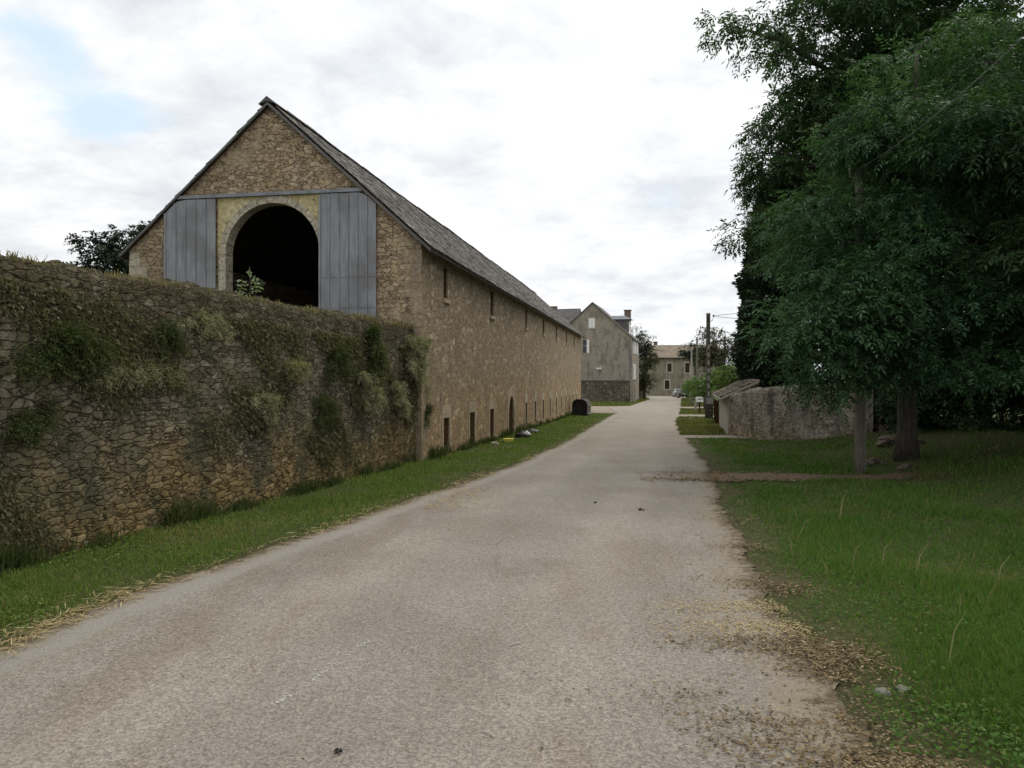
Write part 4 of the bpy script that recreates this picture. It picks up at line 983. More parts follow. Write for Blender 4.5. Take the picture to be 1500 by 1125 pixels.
# dry growth along the wall top
r = np.random.default_rng(21)
n = 5200; y = 6.0 + (20 - 6.0) * r.random(n); k = (np.sin(y * 2.7) + np.sin(y * 6.1 + 2) * .7 + r.normal(0, .5, n)) > -.1; y = y[k]; n = len(y)
x = wx(y) - r.uniform(-.01, .45, n); zt = CAMZ + 1.19 + r.normal(0, .02, n)
a = r.uniform(0, 6.28, n); h = r.uniform(.03, .10, n) * (1 + 1.0 * (y > 16) * r.random(n)); w = .006 + y * .0004
b = np.stack([x, y, zt], -1); l = np.stack([np.cos(a) * h * .6, np.sin(a) * h * .6, h], -1); wv = np.stack([-np.sin(a) * w, np.cos(a) * w, 0 * a], -1)
V = np.stack([b - wv, b + wv, b + l + wv * .2, b + l - wv * .2], 1).reshape(-1, 3)
meta(npmesh('dry_grass', V, np.arange(4 * n).reshape(-1, 4), M['drygrass'], rnd=r.random(n)), 'short dry grass and moss growing along the top of the left stone wall', 'dry grass', kind='stuff')
def sprout(u, v, h, label):
    c = wallpt(u, v); c = c - np.array([.2, 0, 0]); r = np.random.default_rng(int(u)); root = empty('sapling', tuple(c), label, 'sapling')
    mb = MB(); mb.tube([c, c + np.array([.02, 0, h * .5]), c + np.array([0, .03, h])], [.012, .009, .004], 6)
    C, D = [], []
    for i in range(9):
        f = .25 + .75 * i / 8; sg = 1 if i % 2 else -1
        p = c + np.array([0, 0, h * f]); d = np.array([sg * .8, -.2, .35 - .1 * (1 - f)]) if i < 8 else np.array([0, 0, 1.0])
        mb.tube([p, p + d * h * .45 * (1.1 - f * .6)], [.005, .003], 5); C.append(p); D.append(d / np.linalg.norm(d))
    mb.build('stem', M['bark'], root, uv=False)
    V, Fq, R = spray_geo(np.array(C), np.array(D), h * .52, 11, .10, .035, r, .8)
    npmesh('foliage', V, Fq, M['fern'], root, rnd=R)
sprout(379, 438, .33, 'pale green sapling standing on the wall top before the dark arch')

# small tree behind the left wall
def shell(c, rad, n, seed, r0=.5, r1=.9, inner=.5, zmin=None):
    r = np.random.default_rng(seed); P = ellipsoid_pts(c, rad, n, r, inner)
    q = [(p[0], p[1], p[2], r.uniform(r0, r1)) for p in P]
    return [c_ for c_ in q if zmin is None or c_[2] > zmin]
cl = shell((-14.9, 30, 6.3), (1.7, 1.6, 1.6), 40, 31, .35, .65) + shell((-16.1, 30, 5.4), (1.0, 1.0, .9), 14, 32, .3, .5)
make_tree('leafy_tree', 'dark leafy tree showing over the left wall beside the barn gable', 'tree', (-15.4, 30), cl, [(-15.4, 30, 2.5), (-15.6, 30, 6.2)], .18, M['cypress'], M['bark'], 41, n_per=120, L=.4, ll=.17, lw=.085, limbs=20, flat=.85)

# ------------------------------------------------------------------ right rubble wall and shed
gwp = [(9.0, 31.6), (9.15, 28.6), (9.75, 26.0), (11.2, 24.0), (14.5, 21.8), (17.5, 20.4)]
def gtop(s): return np.interp(s, [0, 2.5, 5.4, 7.9, 12, 16], [.98, 1.22, 1.42, 1.46, 1.5, 1.5])
# walk from far to near so the face looks at the lane and the camera
rubble_wall('rubble_wall', [(9.0, 31.6), (9.15, 28.6), (9.75, 26.0), (11.3, 23.9)], gtop, .45, .035, M['garden_wall'], 'pale patched rubble wall curving in under the trees right of the lane', 'wall', 9, topvar=.04)
shed = empty('tiled_shed', (9.3, 32.5, float(gz(9.3, 32.5))), 'small lean-to shed with mossy tile roof and pale plaster end by the rubble wall', 'shed')
sg = float(gz(9.3, 32.5)) - .5
SB = Vector((.222, .975, 0)); SA = Vector((.975, -.222, 0)); SO = Vector((9.02, 32.0, 0))
def Sh(a, s, z): return SO + SA * a + SB * s + Vector((0, 0, z))
m = MB(); m.prism([Sh(0, 0, sg), Sh(0, 0, .98), Sh(1.2, 0, 1.46), Sh(1.2, 0, sg)], SB * 8.0); m.build('wall', M['pale_render'], shed)
def srt(f, s, h): return Sh(-.28 + f * .9, s - .3, .85 + f * .43 + h)
slab_roof(shed, srt, 1.72, 8.6, M['oldtiles'], .3, .2, .06, seed=5, jit=.8)
m = MB(); m.box(Sh(-.28, -.3, .74), Sh(1.27, 0, 1.5) - Sh(-.28, 0, .76), SB * 8.6, (0, 0, .06)); m.build('roof_deck', M['wood_eave'], shed)
m = MB(); m.box(Sh(-.3, -.34, .75), Sh(1.27, 0, 1.5) - Sh(-.28, 0, .76), SB * .05, (0, 0, .1)); m.box(Sh(-.34, -.34, .75), SB * 8.6, SA * .05, (0, 0, .1)); m.build('bargeboard', M['pale_render'], shed)
m = MB()
for i in range(6): m.box(Sh(.3 + i * .16, -.30 + random.uniform(-.03, .03), 1.0 + i * .074), SA * .14, SB * .28, (0, 0, random.uniform(.12, .2)))
m.build('verge_stones', M['garden_wall_s'] if 'garden_wall_s' in M else M['tiles'], shed, jitter=.015)
m = MB(); m.box(Sh(-.03, .25, sg + .5), SB * .95, SA * .05, (0, 0, 1.15)); m.build('door', M['pale_render'], shed)

# wooden fence panel past the shed
fx, fy0 = 11.35, 42.0
fp = empty('board_fence', (fx, fy0, float(gz(fx, fy0))), 'dark weathered board fence running on from the shed towards the concrete pole', 'fence')
z0 = float(gz(fx, fy0)) - .15; m = MB()
for i in range(26):
    h = 1.25 + random.uniform(-.05, .05); x_ = fx + i * .036; y_ = fy0 + i * .16
    m.box((x_, y_, z0), (.033, .148, 0), (.025, -.006, 0), (0, 0, h))
m.build('board_panel', M['pole_wood'], fp)
for i in range(3):
    m = MB(); x_ = fx + i * .45 - .09; y_ = fy0 + i * 2.0; m.bbox(x_, x_ + .09, y_, y_ + .09, z0 - .2, z0 + 1.4); m.build('post', M['wood_dark'], fp)

# ------------------------------------------------------------------ poles
def concrete_pole(px, py, vtop, label, w, holes=True, ncross=0):
    g = float(gz(px, py)); zt = CAMZ + (HV - vtop) / F * py
    p = empty('utility_pole', (px, py, g), label, 'utility pole')
    H = zt - g
    m = MB(); d = w * 1.0; rail = w * .24
    for sx in (-1, 1):
        x0 = px + (sx * (w / 2)) - (rail if sx > 0 else 0); m.bbox(x0, x0 + rail, py - d / 2, py + d / 2, g - .3, zt)
    m.bbox(px - w / 2 + rail, px + w / 2 - rail, py - d * .3, py + d * .3, g - .3, zt - .004)
    m.build('shaft', M['concrete_dark'], p)
    z = g + 1.5
    while z < g + H * .70:
        m = MB(); m.bbox(px - w / 2 + rail + .002, px + w / 2 - rail - .002, py - d * .42, py - d * .302, z, z + .3); m.build('lit_inset', M['concrete'], p); z += .52  # paler concrete blocks stand for lit insets between the dark rails
    m = MB(); m.bbox(px - w * .55, px + w * .55, py - d * .55, py + d * .55, zt + .002, zt + .08); m.build('cap', M['concrete'], p)
    m = MB(); m.tube([(px + w * .5, py - .05, zt - .5), (px + w * 1.2, py - .08, zt - .4), (px + w * 1.5, py - .08, zt - .15)], .022, 6)
    for zz in (.15,): m.tube([(px + w * 1.5, py - .08, zt - .17), (px + w * 1.5, py - .08, zt - .03)], .05, 8)
    m.build('bracket', M['wire'], p)
    return p, Vector((px + w * 1.5, py - .08, zt - .1))
cx, cy = onground(1037.5, 613)
cpole, ctop = concrete_pole(cx, cy, 460.5, 'tall grey concrete utility pole with ladder-like slots by the verge', .215)
def wood_pole(px, py, zt, r0, label, bands=True, name='utility_pole'):
    g = float(gz(px, py)); p = empty(name, (px, py, g), label, 'utility pole')
    m = MB(); n = 8; m.tube([(px + .012 * math.sin(i * 1.3), py, g - .3 + (zt - g + .3) * i / n) for i in range(n + 1)], [r0 * (1.08 - .3 * i / n) for i in range(n + 1)], 14); m.build('shaft', M['pole_wood'], p, smooth=True, uv=False)
    m = MB(); m.tube([(px - r0 * .9, py - r0, zt - .25), (px - r0 * 2.4, py - r0, zt - .2), (px - r0 * 2.4, py - r0, zt - .02)], .014, 6); m.tube([(px - r0 * 2.4, py - r0, zt - .05), (px - r0 * 2.4, py - r0, zt + .06)], .035, 8); m.build('insulator', M['concrete'], p)
    return p
px, py = onground(1258, 690); py = 16.9; px = kx(1258.5) * py
nearp = wood_pole(px, py, 6.35, .105, 'weathered wooden utility pole standing in the grass under the trees')
m = MB(); g = float(gz(px, py)); m.tube([(px + .115, py - .02, g + 1.9), (px + .12, py - .02, g - .1)], .02, 6); m.build('cable_guard', M['grey_plastic'], nearp)
wood_pole(kx(1021) * 78, 78, CAMZ + (HV - 494) / F * 78, .12, 'thin brown wooden utility pole beyond the concrete pole')
# bent concrete street lamp
lx_, ly_ = kx(1013) * 88, 88.0; g = float(gz(lx_, ly_)); zt = CAMZ + (HV - 508) / F * ly_
sl_ = empty('street_lamp', (lx_, ly_, g), 'pale street lamp with curved top standing before the tile roofed house', 'street lamp')
m = MB(); m.tube([(lx_, ly_, g - .2), (lx_, ly_, g + (zt - g) * .55), (lx_, ly_, zt - .6), (lx_ - .12, ly_, zt - .2), (lx_ - .45, ly_, zt), (lx_ - .8, ly_, zt + .02)], [.13, .11, .09, .08, .07, .06], 10); m.build('post', M['concrete'], sl_, smooth=True, uv=False)
m = MB(); m.prism([(lx_ - .7, ly_ - .14, zt + .08), (lx_ - 1.25, ly_ - .1, zt + .03), (lx_ - 1.25, ly_ - .1, zt - .06), (lx_ - .7, ly_ - .14, zt - .08)], (0, .26, 0)); m.build('lamp_head', M['grey_plastic'], sl_)
# wires
def wire(a, b, sag, label, rad=.014, mat='wire'):
    a, b = Vector(a), Vector(b); m = MB()
    m.tube([a + (b - a) * (i / 14) - Vector((0, 0, sag * 4 * (i / 14) * (1 - i / 14))) for i in range(15)], rad, 5)
    meta(m.build('overhead_wire', M[mat], None, a, uv=False), label, 'wire')
wire((px - .1, py - .1, 6.3), (6.2, 9.0, 5.95), .15, 'single pale wire running up from the wooden pole across the tree crown', .0045, 'wire_pale')
wire(ctop, (cx + 9, cy - 14, 7.9), .55, 'sagging wire rising from the concrete pole into the cypress', .016)
wire(ctop + Vector((0, 0, -.05)), (cx + 12, cy + 3, ctop.z - .3), .12, 'nearly level wire from the concrete pole into the cypress', .016)
wire(ctop + Vector((-.3, 0, -.2)), (kx(1021) * 78, 78, CAMZ + (HV - 496) / F * 78), .5, 'wire linking the concrete pole with the thin wooden pole', .014)
wire((kx(1021) * 78, 78, CAMZ + (HV - 497) / F * 78), (FX0 + 2, 150, CAMZ + (HV - 503) / F * 150), .6, 'long wire from the thin wooden pole to the tile roofed house', .02)

# bits standing on the verge by the poles
def mailbox(u, py, label):
    x = kx(u) * py; g = float(gz(x, py)); p = empty('mailbox', (x, py, g), label, 'mailbox')
    m = MB(); m.bbox(x - .05, x + .05, py, py + .1, g - .2, g + .9); m.build('post', M['wood_dark'], p)
    m = MB(); m.prism([(x - .24, py - .15, g + .9), (x - .24, py - .15, g + 1.2), (x - .2, py - .15, g + 1.28), (x + .2, py - .15, g + 1.28), (x + .24, py - .15, g + 1.2), (x + .24, py - .15, g + .9)], (0, .35, 0)); b = m.build('box', M['white_paint'], p)
    m = MB(); m.bbox(x - .2, x + .2, py - .165, py - .152, g + 1.1, g + 1.16); m.build('slot', M['black'], b)
mailbox(1025, 60, 'white mailbox on a dark post left of the concrete pole')
x = kx(1019) * 66; g = float(gz(x, 66)); q = empty('stone_post', (x, 66, g), 'thin pale post with a weathered top beyond the white mailbox', 'post')
m = MB(); m.tube([(x, 66, g - .2), (x, 66, g + .55), (x + .01, 66, g + 1.05)], [.11, .1, .09], 8); m.build('shaft', M['concrete'], q, uv=False)
m = MB(); m.tube([(x, 66, g + 1.052), (x, 66, g + 1.1), (x, 66, g + 1.16)], [.13, .13, .04], 8); m.build('cap', M['concrete'], q, uv=False)
# meter box and dark collar at the concrete pole's foot
g = float(gz(cx, cy)); q = empty('meter_cabinet', (cx - .1, cy - .4, g), 'small grey meter cabinet on a dark plinth at the foot of the concrete pole', 'cabinet')
m = MB(); m.bbox(cx - .27, cx + .2, cy - .5, cy - .16, g - .1, g + .95); m.build('plinth', M['wood_eave'], q)
m = MB(); m.bbox(cx - .3, cx + .23, cy - .53, cy - .16, g + .953, g + 1.45); c_ = m.build('cabinet_body', M['concrete_dark'], q)
m = MB(); m.bbox(cx - .25, cx + .18, cy - .545, cy - .532, g + 1.0, g + 1.4); m.build('cabinet_door', M['grey_plastic'], c_)
def stones(u, v, n, s, label, cat='stones', spread=.35, mat='dressed', one=True):
    x, y = onground(u, v); r = np.random.default_rng(int(u * 7)); g = float(gz(x, y))
    m = MB()
    for i in range(n):
        a = np.array([r.uniform(.8, 1.2), r.uniform(.6, .9), r.uniform(.38, .55)]) * s * .5; cx0, cy0 = x + r.normal(0, spread), y + r.normal(0, spread); c = np.array([cx0, cy0, float(gz(cx0, cy0)) + a[2] * .45])
        th = r.uniform(0, 3.1); b = len(m.v); nu, nvv = 14, 9; ph = r.uniform(0, 6, 6)
        for k in range(nvv):
            la = -math.pi / 2 + math.pi * k / (nvv - 1)
            for q in range(nu):
                lo = 2 * math.pi * q / nu; d = np.array([math.cos(la) * math.cos(lo), math.cos(la) * math.sin(lo), math.sin(la)])
                w_ = 1 + .12 * math.sin(3.1 * d[0] + ph[0] + 2 * d[2]) + .1 * math.sin(4.3 * d[1] + ph[1] + d[0]) + .06 * math.sin(7 * d[2] + 5 * d[0] + ph[2])
                e = np.sign(d) * np.abs(d) ** .75 * a * w_
                m.v.append(Vector((c[0] + e[0] * math.cos(th) - e[1] * math.sin(th), c[1] + e[0] * math.sin(th) + e[1] * math.cos(th), c[2] + e[2])))
        for k in range(nvv - 1):
            for q in range(nu): q2 = (q + 1) % nu; m.f.append((b + k * nu + q, b + k * nu + q2, b + (k + 1) * nu + q2, b + (k + 1) * nu + q))
    return meta(m.build(cat.replace(' ', '_'), M[mat], None, (x, y, g)), label, cat, kind=None if one else 'stuff')
stones(1046, 612, 1, .4, 'white rounded stone on the grass right of the concrete pole', 'stone', .0, 'white_paint')
stones(1028, 614, 5, .16, 'scatter of pale pebbles on the grass before the concrete pole', 'pebbles', .5, 'dressed', False)
stones(1292, 822 + 196, 1, .10, 'pale rounded stone in the near right grass, the left of two', 'stone', 0, 'rockpale')
stones(1322, 1012, 1, .085, 'smaller pale stone in the near right grass, the right of two', 'stone', 0, 'rockpale')
for i, (u, v, s, lab) in enumerate([(1310, 664, .75, 'long flat grey stone lying under the trees right of the wooden pole'), (1285, 677, .5, 'mossy grey stone close behind the wooden pole'),
        (1326, 686, .35, 'small grey stone in the dirt right of the wooden pole'), (1297, 650, .45, 'grey stone at the trunk foot between wall and trees'), (1345, 668, .4, 'rounded grey stone beside the thick tree trunk')]):
    stones(u, v + 8, 1, s, lab, 'stone', 0, 'low_wall')

# dark shelter box by the barn end
bx, by = onground(849, 609); g = float(gz(bx, by))
bin_ = empty('shelter_box', (bx, by, g), 'black round-topped open shelter box with grey rim on the grass by the barn end', 'shelter')
bw, bh, bl = .56, 1.22, 1.5
prof = lambda w, h: [(-w, 0), (-w, h - .32), (-w + .1, h - .12), (-w + .32, h)] + [(w - .32, h), (w - .1, h - .12), (w, h - .32), (w, 0)]
ca, sa = math.cos(.28), math.sin(.28)
def bp(x, y, z): return Vector((bx + x * ca + y * sa, by - x * sa + y * ca, g + z - .03))
o_ = prof(bw, bh); i_ = prof(bw - .05, bh - .05)
m = MB(); m.prism([bp(x, 0, z) for x, z in o_ + i_[::-1]], bp(0, bl, 0) - bp(0, 0, 0)); m.build('shell', M['concrete_dark'], bin_)
m = MB(); m.prism([bp(x, bl * .15, z) for x, z in i_], bp(0, .05, 0) - bp(0, 0, 0)); m.build('dark_inside', M['black'], bin_)  # black sheet stands for the dark inside of the open box
m = MB(); m.prism([bp(x * 1.01, -.03, z * 1.005) for x, z in o_ + i_[::-1]], bp(0, .06, 0) - bp(0, 0, 0)); m.build('rim', M['black'], bin_)
m = MB(); m.box(bp(bw + .01, .1, .15), bp(0, bl * .8, 0) - bp(0, 0, 0), bp(.04, 0, 0) - bp(0, 0, 0), (0, 0, .06)); m.box(bp(bw + .01, .1, .75), bp(0, bl * .8, 0) - bp(0, 0, 0), bp(.04, 0, 0) - bp(0, 0, 0), (0, 0, .06)); m.build('side_rail', M['concrete'], bin_)
# yellow crate and rubbish by the arched door
x, y = onground(745, 648); g = float(gz(x, y))
cr = empty('yellow_crate', (x, y, g), 'small bright yellow plastic crate lying at the arched barn door', 'crate')
m = MB(); m.bbox(x - .165, x + .165, y - .15, y + .15, g, g + .04)
for a, b in (((-.165, -.15), (.165, -.13)), ((-.165, .13), (.165, .15)), ((-.165, -.128), (-.15, .128)), ((.15, -.128), (.165, .128))): m.bbox(x + a[0], x + b[0], y + a[1], y + b[1], g + .042, g + .115)
m.build('tray', M['yellow'], cr)
m = MB(); m.bbox(x - .18, x + .18, y - .17, y + .17, g + .118, g + .135); m.build('rim', M['yellow'], cr)
def sack(u, v, s, mat, label, name):
    x, y = onground(u, v); g = float(gz(x, y)); r = np.random.default_rng(int(u)); m = MB()
    n = 12; lv = 7; b = 0
    for k in range(lv):
        f = k / (lv - 1); rad = s[0] * (.75 + .5 * math.sin(math.pi * min(f + .15, 1))) * (1 - .75 * f ** 4)
        for i in range(n):
            a = 2 * math.pi * i / n; q = rad * (1 + r.normal(0, .1)); m.v.append(Vector((x + math.cos(a) * q * s[2], y + math.sin(a) * q, g + s[1] * f + r.normal(0, .015))))
    for k in range(lv - 1):
        for i in range(n): i2 = (i + 1) % n; m.f.append((k * n + i, k * n + i2, (k + 1) * n + i2, (k + 1) * n + i))
    m.f.append(tuple((lv - 1) * n + i for i in range(n)))
    o = m.build(name, M[mat], None, (x, y, g), smooth=True); meta(o, label, 'bag')
sack(765.5, 641, (.2, .26, 1.3), 'black', 'black rubbish bag slumped right of the arched barn door', 'rubbish_bag')
sack(778, 634, (.2, .18, 1.7), 'black', 'flat black bag lying behind the white one near the slit windows', 'rubbish_bag')
sack(771.5, 638.5, (.12, .2, 1.2), 'white_paint', 'small white bag between the two black rubbish bags', 'rubbish_bag')
stones(725, 651, 1, .3, 'pale stone lying at the wall foot left of the yellow crate', 'stone', 0, 'dressed')

# ------------------------------------------------------------------ cars
def car(cxx, cyy, ang, paint, label):
    g = float(gz(cxx, cyy)) + .02; o = empty('parked_car', (cxx, cyy, g), label, 'car')
    ca, sa = math.cos(ang), math.sin(ang)
    T = lambda x, y, z: Vector((cxx + x * ca - y * sa, cyy + x * sa + y * ca, g + z))
    # y=0 rear, +y front
    side = [(0, .35), (.0, .8), (.12, .95), (.55, 1.0), (1.15, 1.40), (2.3, 1.43), (3.05, .98), (4.0, .86), (4.15, .6), (4.1, .3), (3.0, .22), (1.0, .22)]
    m = MB(); lay = [(-.85, .93), (-.78, 1.0), (.78, 1.0), (.85, .93)]; b = 0; n = len(side)
    for x_, k in lay:
        for (y, z) in side:
            xx = x_ * (.82 if z > 1.2 else 1.0); m.v.append(T(xx, 2.07 + (y - 2.07) * k if k < 1 else y, z if k == 1 else .22 + (z - .22) * .985))
    for l in range(3):
        for i in range(n): j = (i + 1) % n; m.f.append((l * n + i, l * n + j, (l + 1) * n + j, (l + 1) * n + i))
    m.f.append(tuple(range(n))[::-1]); m.f.append(tuple(range(3 * n, 4 * n))); m.build('body', M[paint], o)
    m = MB(); a, b = Vector((0, .60, 1.04)), Vector((0, 1.12, 1.375))
    m.quad(T(-.66, .585, 1.04), T(.66, .585, 1.04), T(.58, 1.09, 1.375), T(-.58, 1.09, 1.375)); m.build('rear_window', M['glass'], o)
    for sx in (-1, 1):
        m = MB(); m.quad(T(sx * .845, .8, 1.0), T(sx * .845, 2.9, 1.0), T(sx * .715, 2.3, 1.37), T(sx * .715, 1.2, 1.37)); m.build('side_window', M['glass'], o)
        m = MB(); m.box(T(sx * .62 - .14, -.03, .66), T(.28, 0, 0) - T(0, 0, 0), T(0, .06, 0) - T(0, 0, 0), (0, 0, .2)); m.build('tail_light', M['tail'], o)
        for yy in (.75, 3.35):
            m = MB(); m.tube([T(sx * .87, yy, .31), T(sx * .66, yy, .31)], .31, 16); w = m.build('wheel', M['black'], o)
            m = MB(); m.tube([T(sx * .875, yy, .31), T(sx * .84, yy, .31)], .19, 12); m.build('rim', M['grey_plastic'], w)
    m = MB(); m.box(T(-.26, -.02, .62), T(.52, 0, 0) - T(0, 0, 0), T(0, .04, 0) - T(0, 0, 0), (0, 0, .12)); m.build('number_plate', M['white_paint'], o)
    m = MB(); m.box(T(-.8, -.06, .34), T(1.6, 0, 0) - T(0, 0, 0), T(0, .2, 0) - T(0, 0, 0), (0, 0, .2)); m.build('bumper', M['black'], o)
M['tail'] = plain('tail_light_red', (.25, .02, .02), .3, .5)
M['car_dark'] = plain('dark_grey_car_paint', (.06, .065, .075), .25, .6, var=.05)
M['car_silver'] = plain('silver_car_paint', (.42, .43, .45), .3, .6, metallic=.4, var=.05)
car(kx(1002) * 124, 124, -.12, 'car_dark', 'dark grey hatchback seen from behind at the right edge of the lane')
car(kx(995.5) * 134, 134, -.1, 'car_silver', 'silver car parked ahead of the dark grey hatchback')

# ------------------------------------------------------------------ trees on the right
# near ash: low drooping boughs over the verge
cl = shell((9.2, 16.6, 4.6), (3.0, 2.9, 2.9), 74, 51, .55, 1.05, .6, 1.9) + shell((7.1, 15.0, 3.5), (1.1, 1.2, 1.6), 22, 52, .4, .75, .3, 1.9) + shell((8.4, 15.0, 6.0), (1.5, 1.5, 1.2), 14, 53, .45, .8, .3) \
    + shell((6.6, 15.6, 2.6), (.7, .9, .5), 9, 54, .35, .55) + shell((10.0, 17.2, 8.3), (2.3, 2.2, 1.5), 26, 57, .45, .8, .3) + shell((8.2, 17.0, 7.4), (1.2, 1.4, .9), 10, 58, .4, .65, .3)
cl += [tuple(at(u, v, y_)) + (rd,) for u, v, y_, rd in [(1180, 545, 15.2, .5), (1205, 560, 15.4, .45), (1225, 555, 15.2, .5), (1160, 505, 15, .5), (1140, 470, 15, .45), (1240, 530, 14.8, .5), (1200, 520, 14.6, .5), (1290, 545, 15.4, .5), (1330, 535, 15, .6), (1150, 440, 15.2, .5),
       (1130, 485, 15.4, .35), (1215, 578, 15.6, .3), (1180, 480, 14.6, .6), (1250, 480, 14.4, .6), (1310, 500, 14.6, .6), (1370, 520, 14.4, .6), (1420, 540, 14.2, .6), (1470, 530, 14, .6)]]
def proj(c): return CU + F * c[0] / c[1], HV - F * (c[2] - CAMZ) / c[1]
cl = [c for c in cl if not (c[1] < 16.9 and 1230 < proj(c)[0] < 1296 and 250 < proj(c)[1] < 375)]
make_tree('ash_tree', 'broad leafy ash with low boughs hanging over the wooden pole', 'tree', (9.35, 18.1), cl, [(9.3, 18.0, 2.4), (9.1, 17.5, 5.5), (9.0, 17.0, 9.0)], .24, M['ash'], M['bark'], 61, n_per=215, L=.37, ll=.12, lw=.041, limbs=40)
# tall tree behind with the long branch at the top of the picture
b1 = [at(1068, 48, 22), at(1100, 30, 22), at(1130, 55, 22), at(1165, 40, 22), at(1190, 75, 22), at(1085, 20, 22.4), at(1140, 5, 22), at(1150, 95, 22.3), at(1210, 20, 22), at(1060, 30, 21.8), at(1180, 112, 22.4)]
b2 = [at(1075, 335, 25), at(1090, 318, 25), at(1100, 240, 25), at(1115, 225, 25), at(1085, 350, 25.2), at(1120, 345, 25), at(1110, 265, 25), at(1130, 305, 25), at(1095, 225, 25.2)]
rr = np.random.default_rng(77)
cl = [(p[0], p[1], p[2], rr.uniform(.28, .5)) for p in b1 + b2] + shell((12.0, 24.5, 8.2), (4.2, 3.2, 4.4), 125, 55, .6, 1.1, .5, 2.6) + shell((11.2, 23, 12.4), (4.0, 3.0, 2.4), 60, 56, .55, .9, .3)
make_tree('tall_tree', 'tall dark leafy tree whose long upper branch reaches out over the lane', 'tree', (12.2, 25.0), cl, [(12.1, 24.8, 3.5), (11.8, 24.4, 8.0), (11.4, 24.0, 13.0)], .34, M['mid_leaf'], M['bark'], 62, n_per=150, L=.42, ll=.165, lw=.06, limbs=60, droop=.3, extra=[([(11.7, 24.3, 9.5), at(1262, 140, 23.6), at(1205, 98, 23), at(1150, 62, 22.3), at(1095, 44, 22), at(1062, 52, 21.9)], .12, .015), ([at(1205, 98, 23), at(1150, 82, 22.6), at(1115, 78, 22.4)], .05, .012), ([(11.9, 24.6, 7.0), at(1190, 262, 24.6), at(1110, 330, 25)], .09, .02)])
cl = shell((12.2, 13.6, 6.6), (3.2, 3.0, 4.2), 105, 58, .6, 1.0, .4, 2.4) + shell((11.3, 13.4, 4.0), (1.6, 1.6, 1.5), 24, 59, .5, .8, .3, 2.2) + shell((12.6, 15.2, 3.0), (2.2, 1.5, 1.1), 34, 60, .5, .8, .2, 1.9)
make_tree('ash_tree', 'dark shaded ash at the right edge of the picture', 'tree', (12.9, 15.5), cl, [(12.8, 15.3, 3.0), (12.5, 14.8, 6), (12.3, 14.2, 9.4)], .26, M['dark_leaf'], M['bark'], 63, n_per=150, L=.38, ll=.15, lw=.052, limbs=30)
cl = shell((17.0, 31, 9.0), (5.6, 4.0, 7.6), 150, 64, .8, 1.3, .3, 1.0)
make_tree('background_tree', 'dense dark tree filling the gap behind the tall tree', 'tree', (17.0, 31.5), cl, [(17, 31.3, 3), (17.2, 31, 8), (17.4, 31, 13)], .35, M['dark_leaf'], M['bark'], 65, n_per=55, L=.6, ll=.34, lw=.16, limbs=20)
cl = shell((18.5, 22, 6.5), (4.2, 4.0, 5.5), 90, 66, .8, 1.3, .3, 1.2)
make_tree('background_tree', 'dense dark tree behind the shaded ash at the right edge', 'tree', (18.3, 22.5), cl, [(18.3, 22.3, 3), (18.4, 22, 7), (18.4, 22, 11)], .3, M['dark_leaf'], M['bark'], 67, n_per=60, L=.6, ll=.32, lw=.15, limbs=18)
# undergrowth
def bush(name, label, c, rad, n, mat, seed, n_per=60, ll=.12, lw=.06, r0=.3, r1=.5, group=None, cat='bush', L=.3):
    g = float(gz(c[0], c[1])); cl = shell((c[0], c[1], g + rad[2] * .9), rad, n, seed, r0, r1, .35, g + .1)
    return make_tree(name, label, cat, (c[0], c[1]), cl, [(c[0], c[1], g + rad[2] * .6), (c[0] + .1, c[1], g + rad[2] * 1.2)], .06, M[mat], M['bark'], seed + 100, group, n_per=n_per, L=L, nl=5, ll=ll, lw=lw, limbs=10)
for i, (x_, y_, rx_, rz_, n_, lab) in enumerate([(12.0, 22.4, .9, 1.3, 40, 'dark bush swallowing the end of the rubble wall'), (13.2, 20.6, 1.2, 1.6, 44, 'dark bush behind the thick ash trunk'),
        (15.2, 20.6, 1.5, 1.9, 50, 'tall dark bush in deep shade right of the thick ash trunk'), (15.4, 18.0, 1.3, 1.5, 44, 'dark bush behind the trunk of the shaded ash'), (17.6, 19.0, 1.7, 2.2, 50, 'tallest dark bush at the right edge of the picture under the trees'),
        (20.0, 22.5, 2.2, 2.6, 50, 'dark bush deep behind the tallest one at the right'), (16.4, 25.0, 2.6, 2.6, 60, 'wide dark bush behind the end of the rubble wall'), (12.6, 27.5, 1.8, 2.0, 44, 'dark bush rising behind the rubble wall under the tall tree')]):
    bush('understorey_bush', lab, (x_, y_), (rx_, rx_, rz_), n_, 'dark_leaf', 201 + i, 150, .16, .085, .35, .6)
# cypress
def cypress(x, y, h, r_, label, seed):
    g = float(gz(x, y)); r = np.random.default_rng(seed); root = empty('cypress_tree', (x, y, g), label, 'tree')
    m = MB(); m.tube([(x, y, g - .2), (x, y, g + h * .5), (x, y, g + h * .9)], [.22, .14, .04], 8); m.build('trunk', M['bark'], root, uv=False)
    n = 9000; f = r.random(n) ** .85; pr = np.interp(f, [0, .06, .2, .5, .8, 1], [.55, .85, 1, .95, .65, .1])
    a = r.uniform(0, 6.283, n); lump = 1 + .13 * np.sin(a * 5 + f * 22) + .1 * np.sin(a * 3 - f * 35) + r.normal(0, .04, n)
    q = r_ * pr * lump * r.uniform(.72, 1.03, n)
    C = np.stack([x + np.cos(a) * q, y + np.sin(a) * q, g + .35 + f * (h - .6)], -1)
    D = nrm(np.stack([np.cos(a) * .5, np.sin(a) * .5, np.full(n, 1.1)], -1) + r.normal(0, .25, (n, 3)))
    V, Fq, R = spray_geo(C, D, .34, 5, .26, .13, r, .45)
    npmesh('crown', V, Fq, M['cypress'], root, rnd=R)
cypress(13.0, 38, 12.0, 1.5, 'tall black-green cypress rising behind the tiled shed', 71)

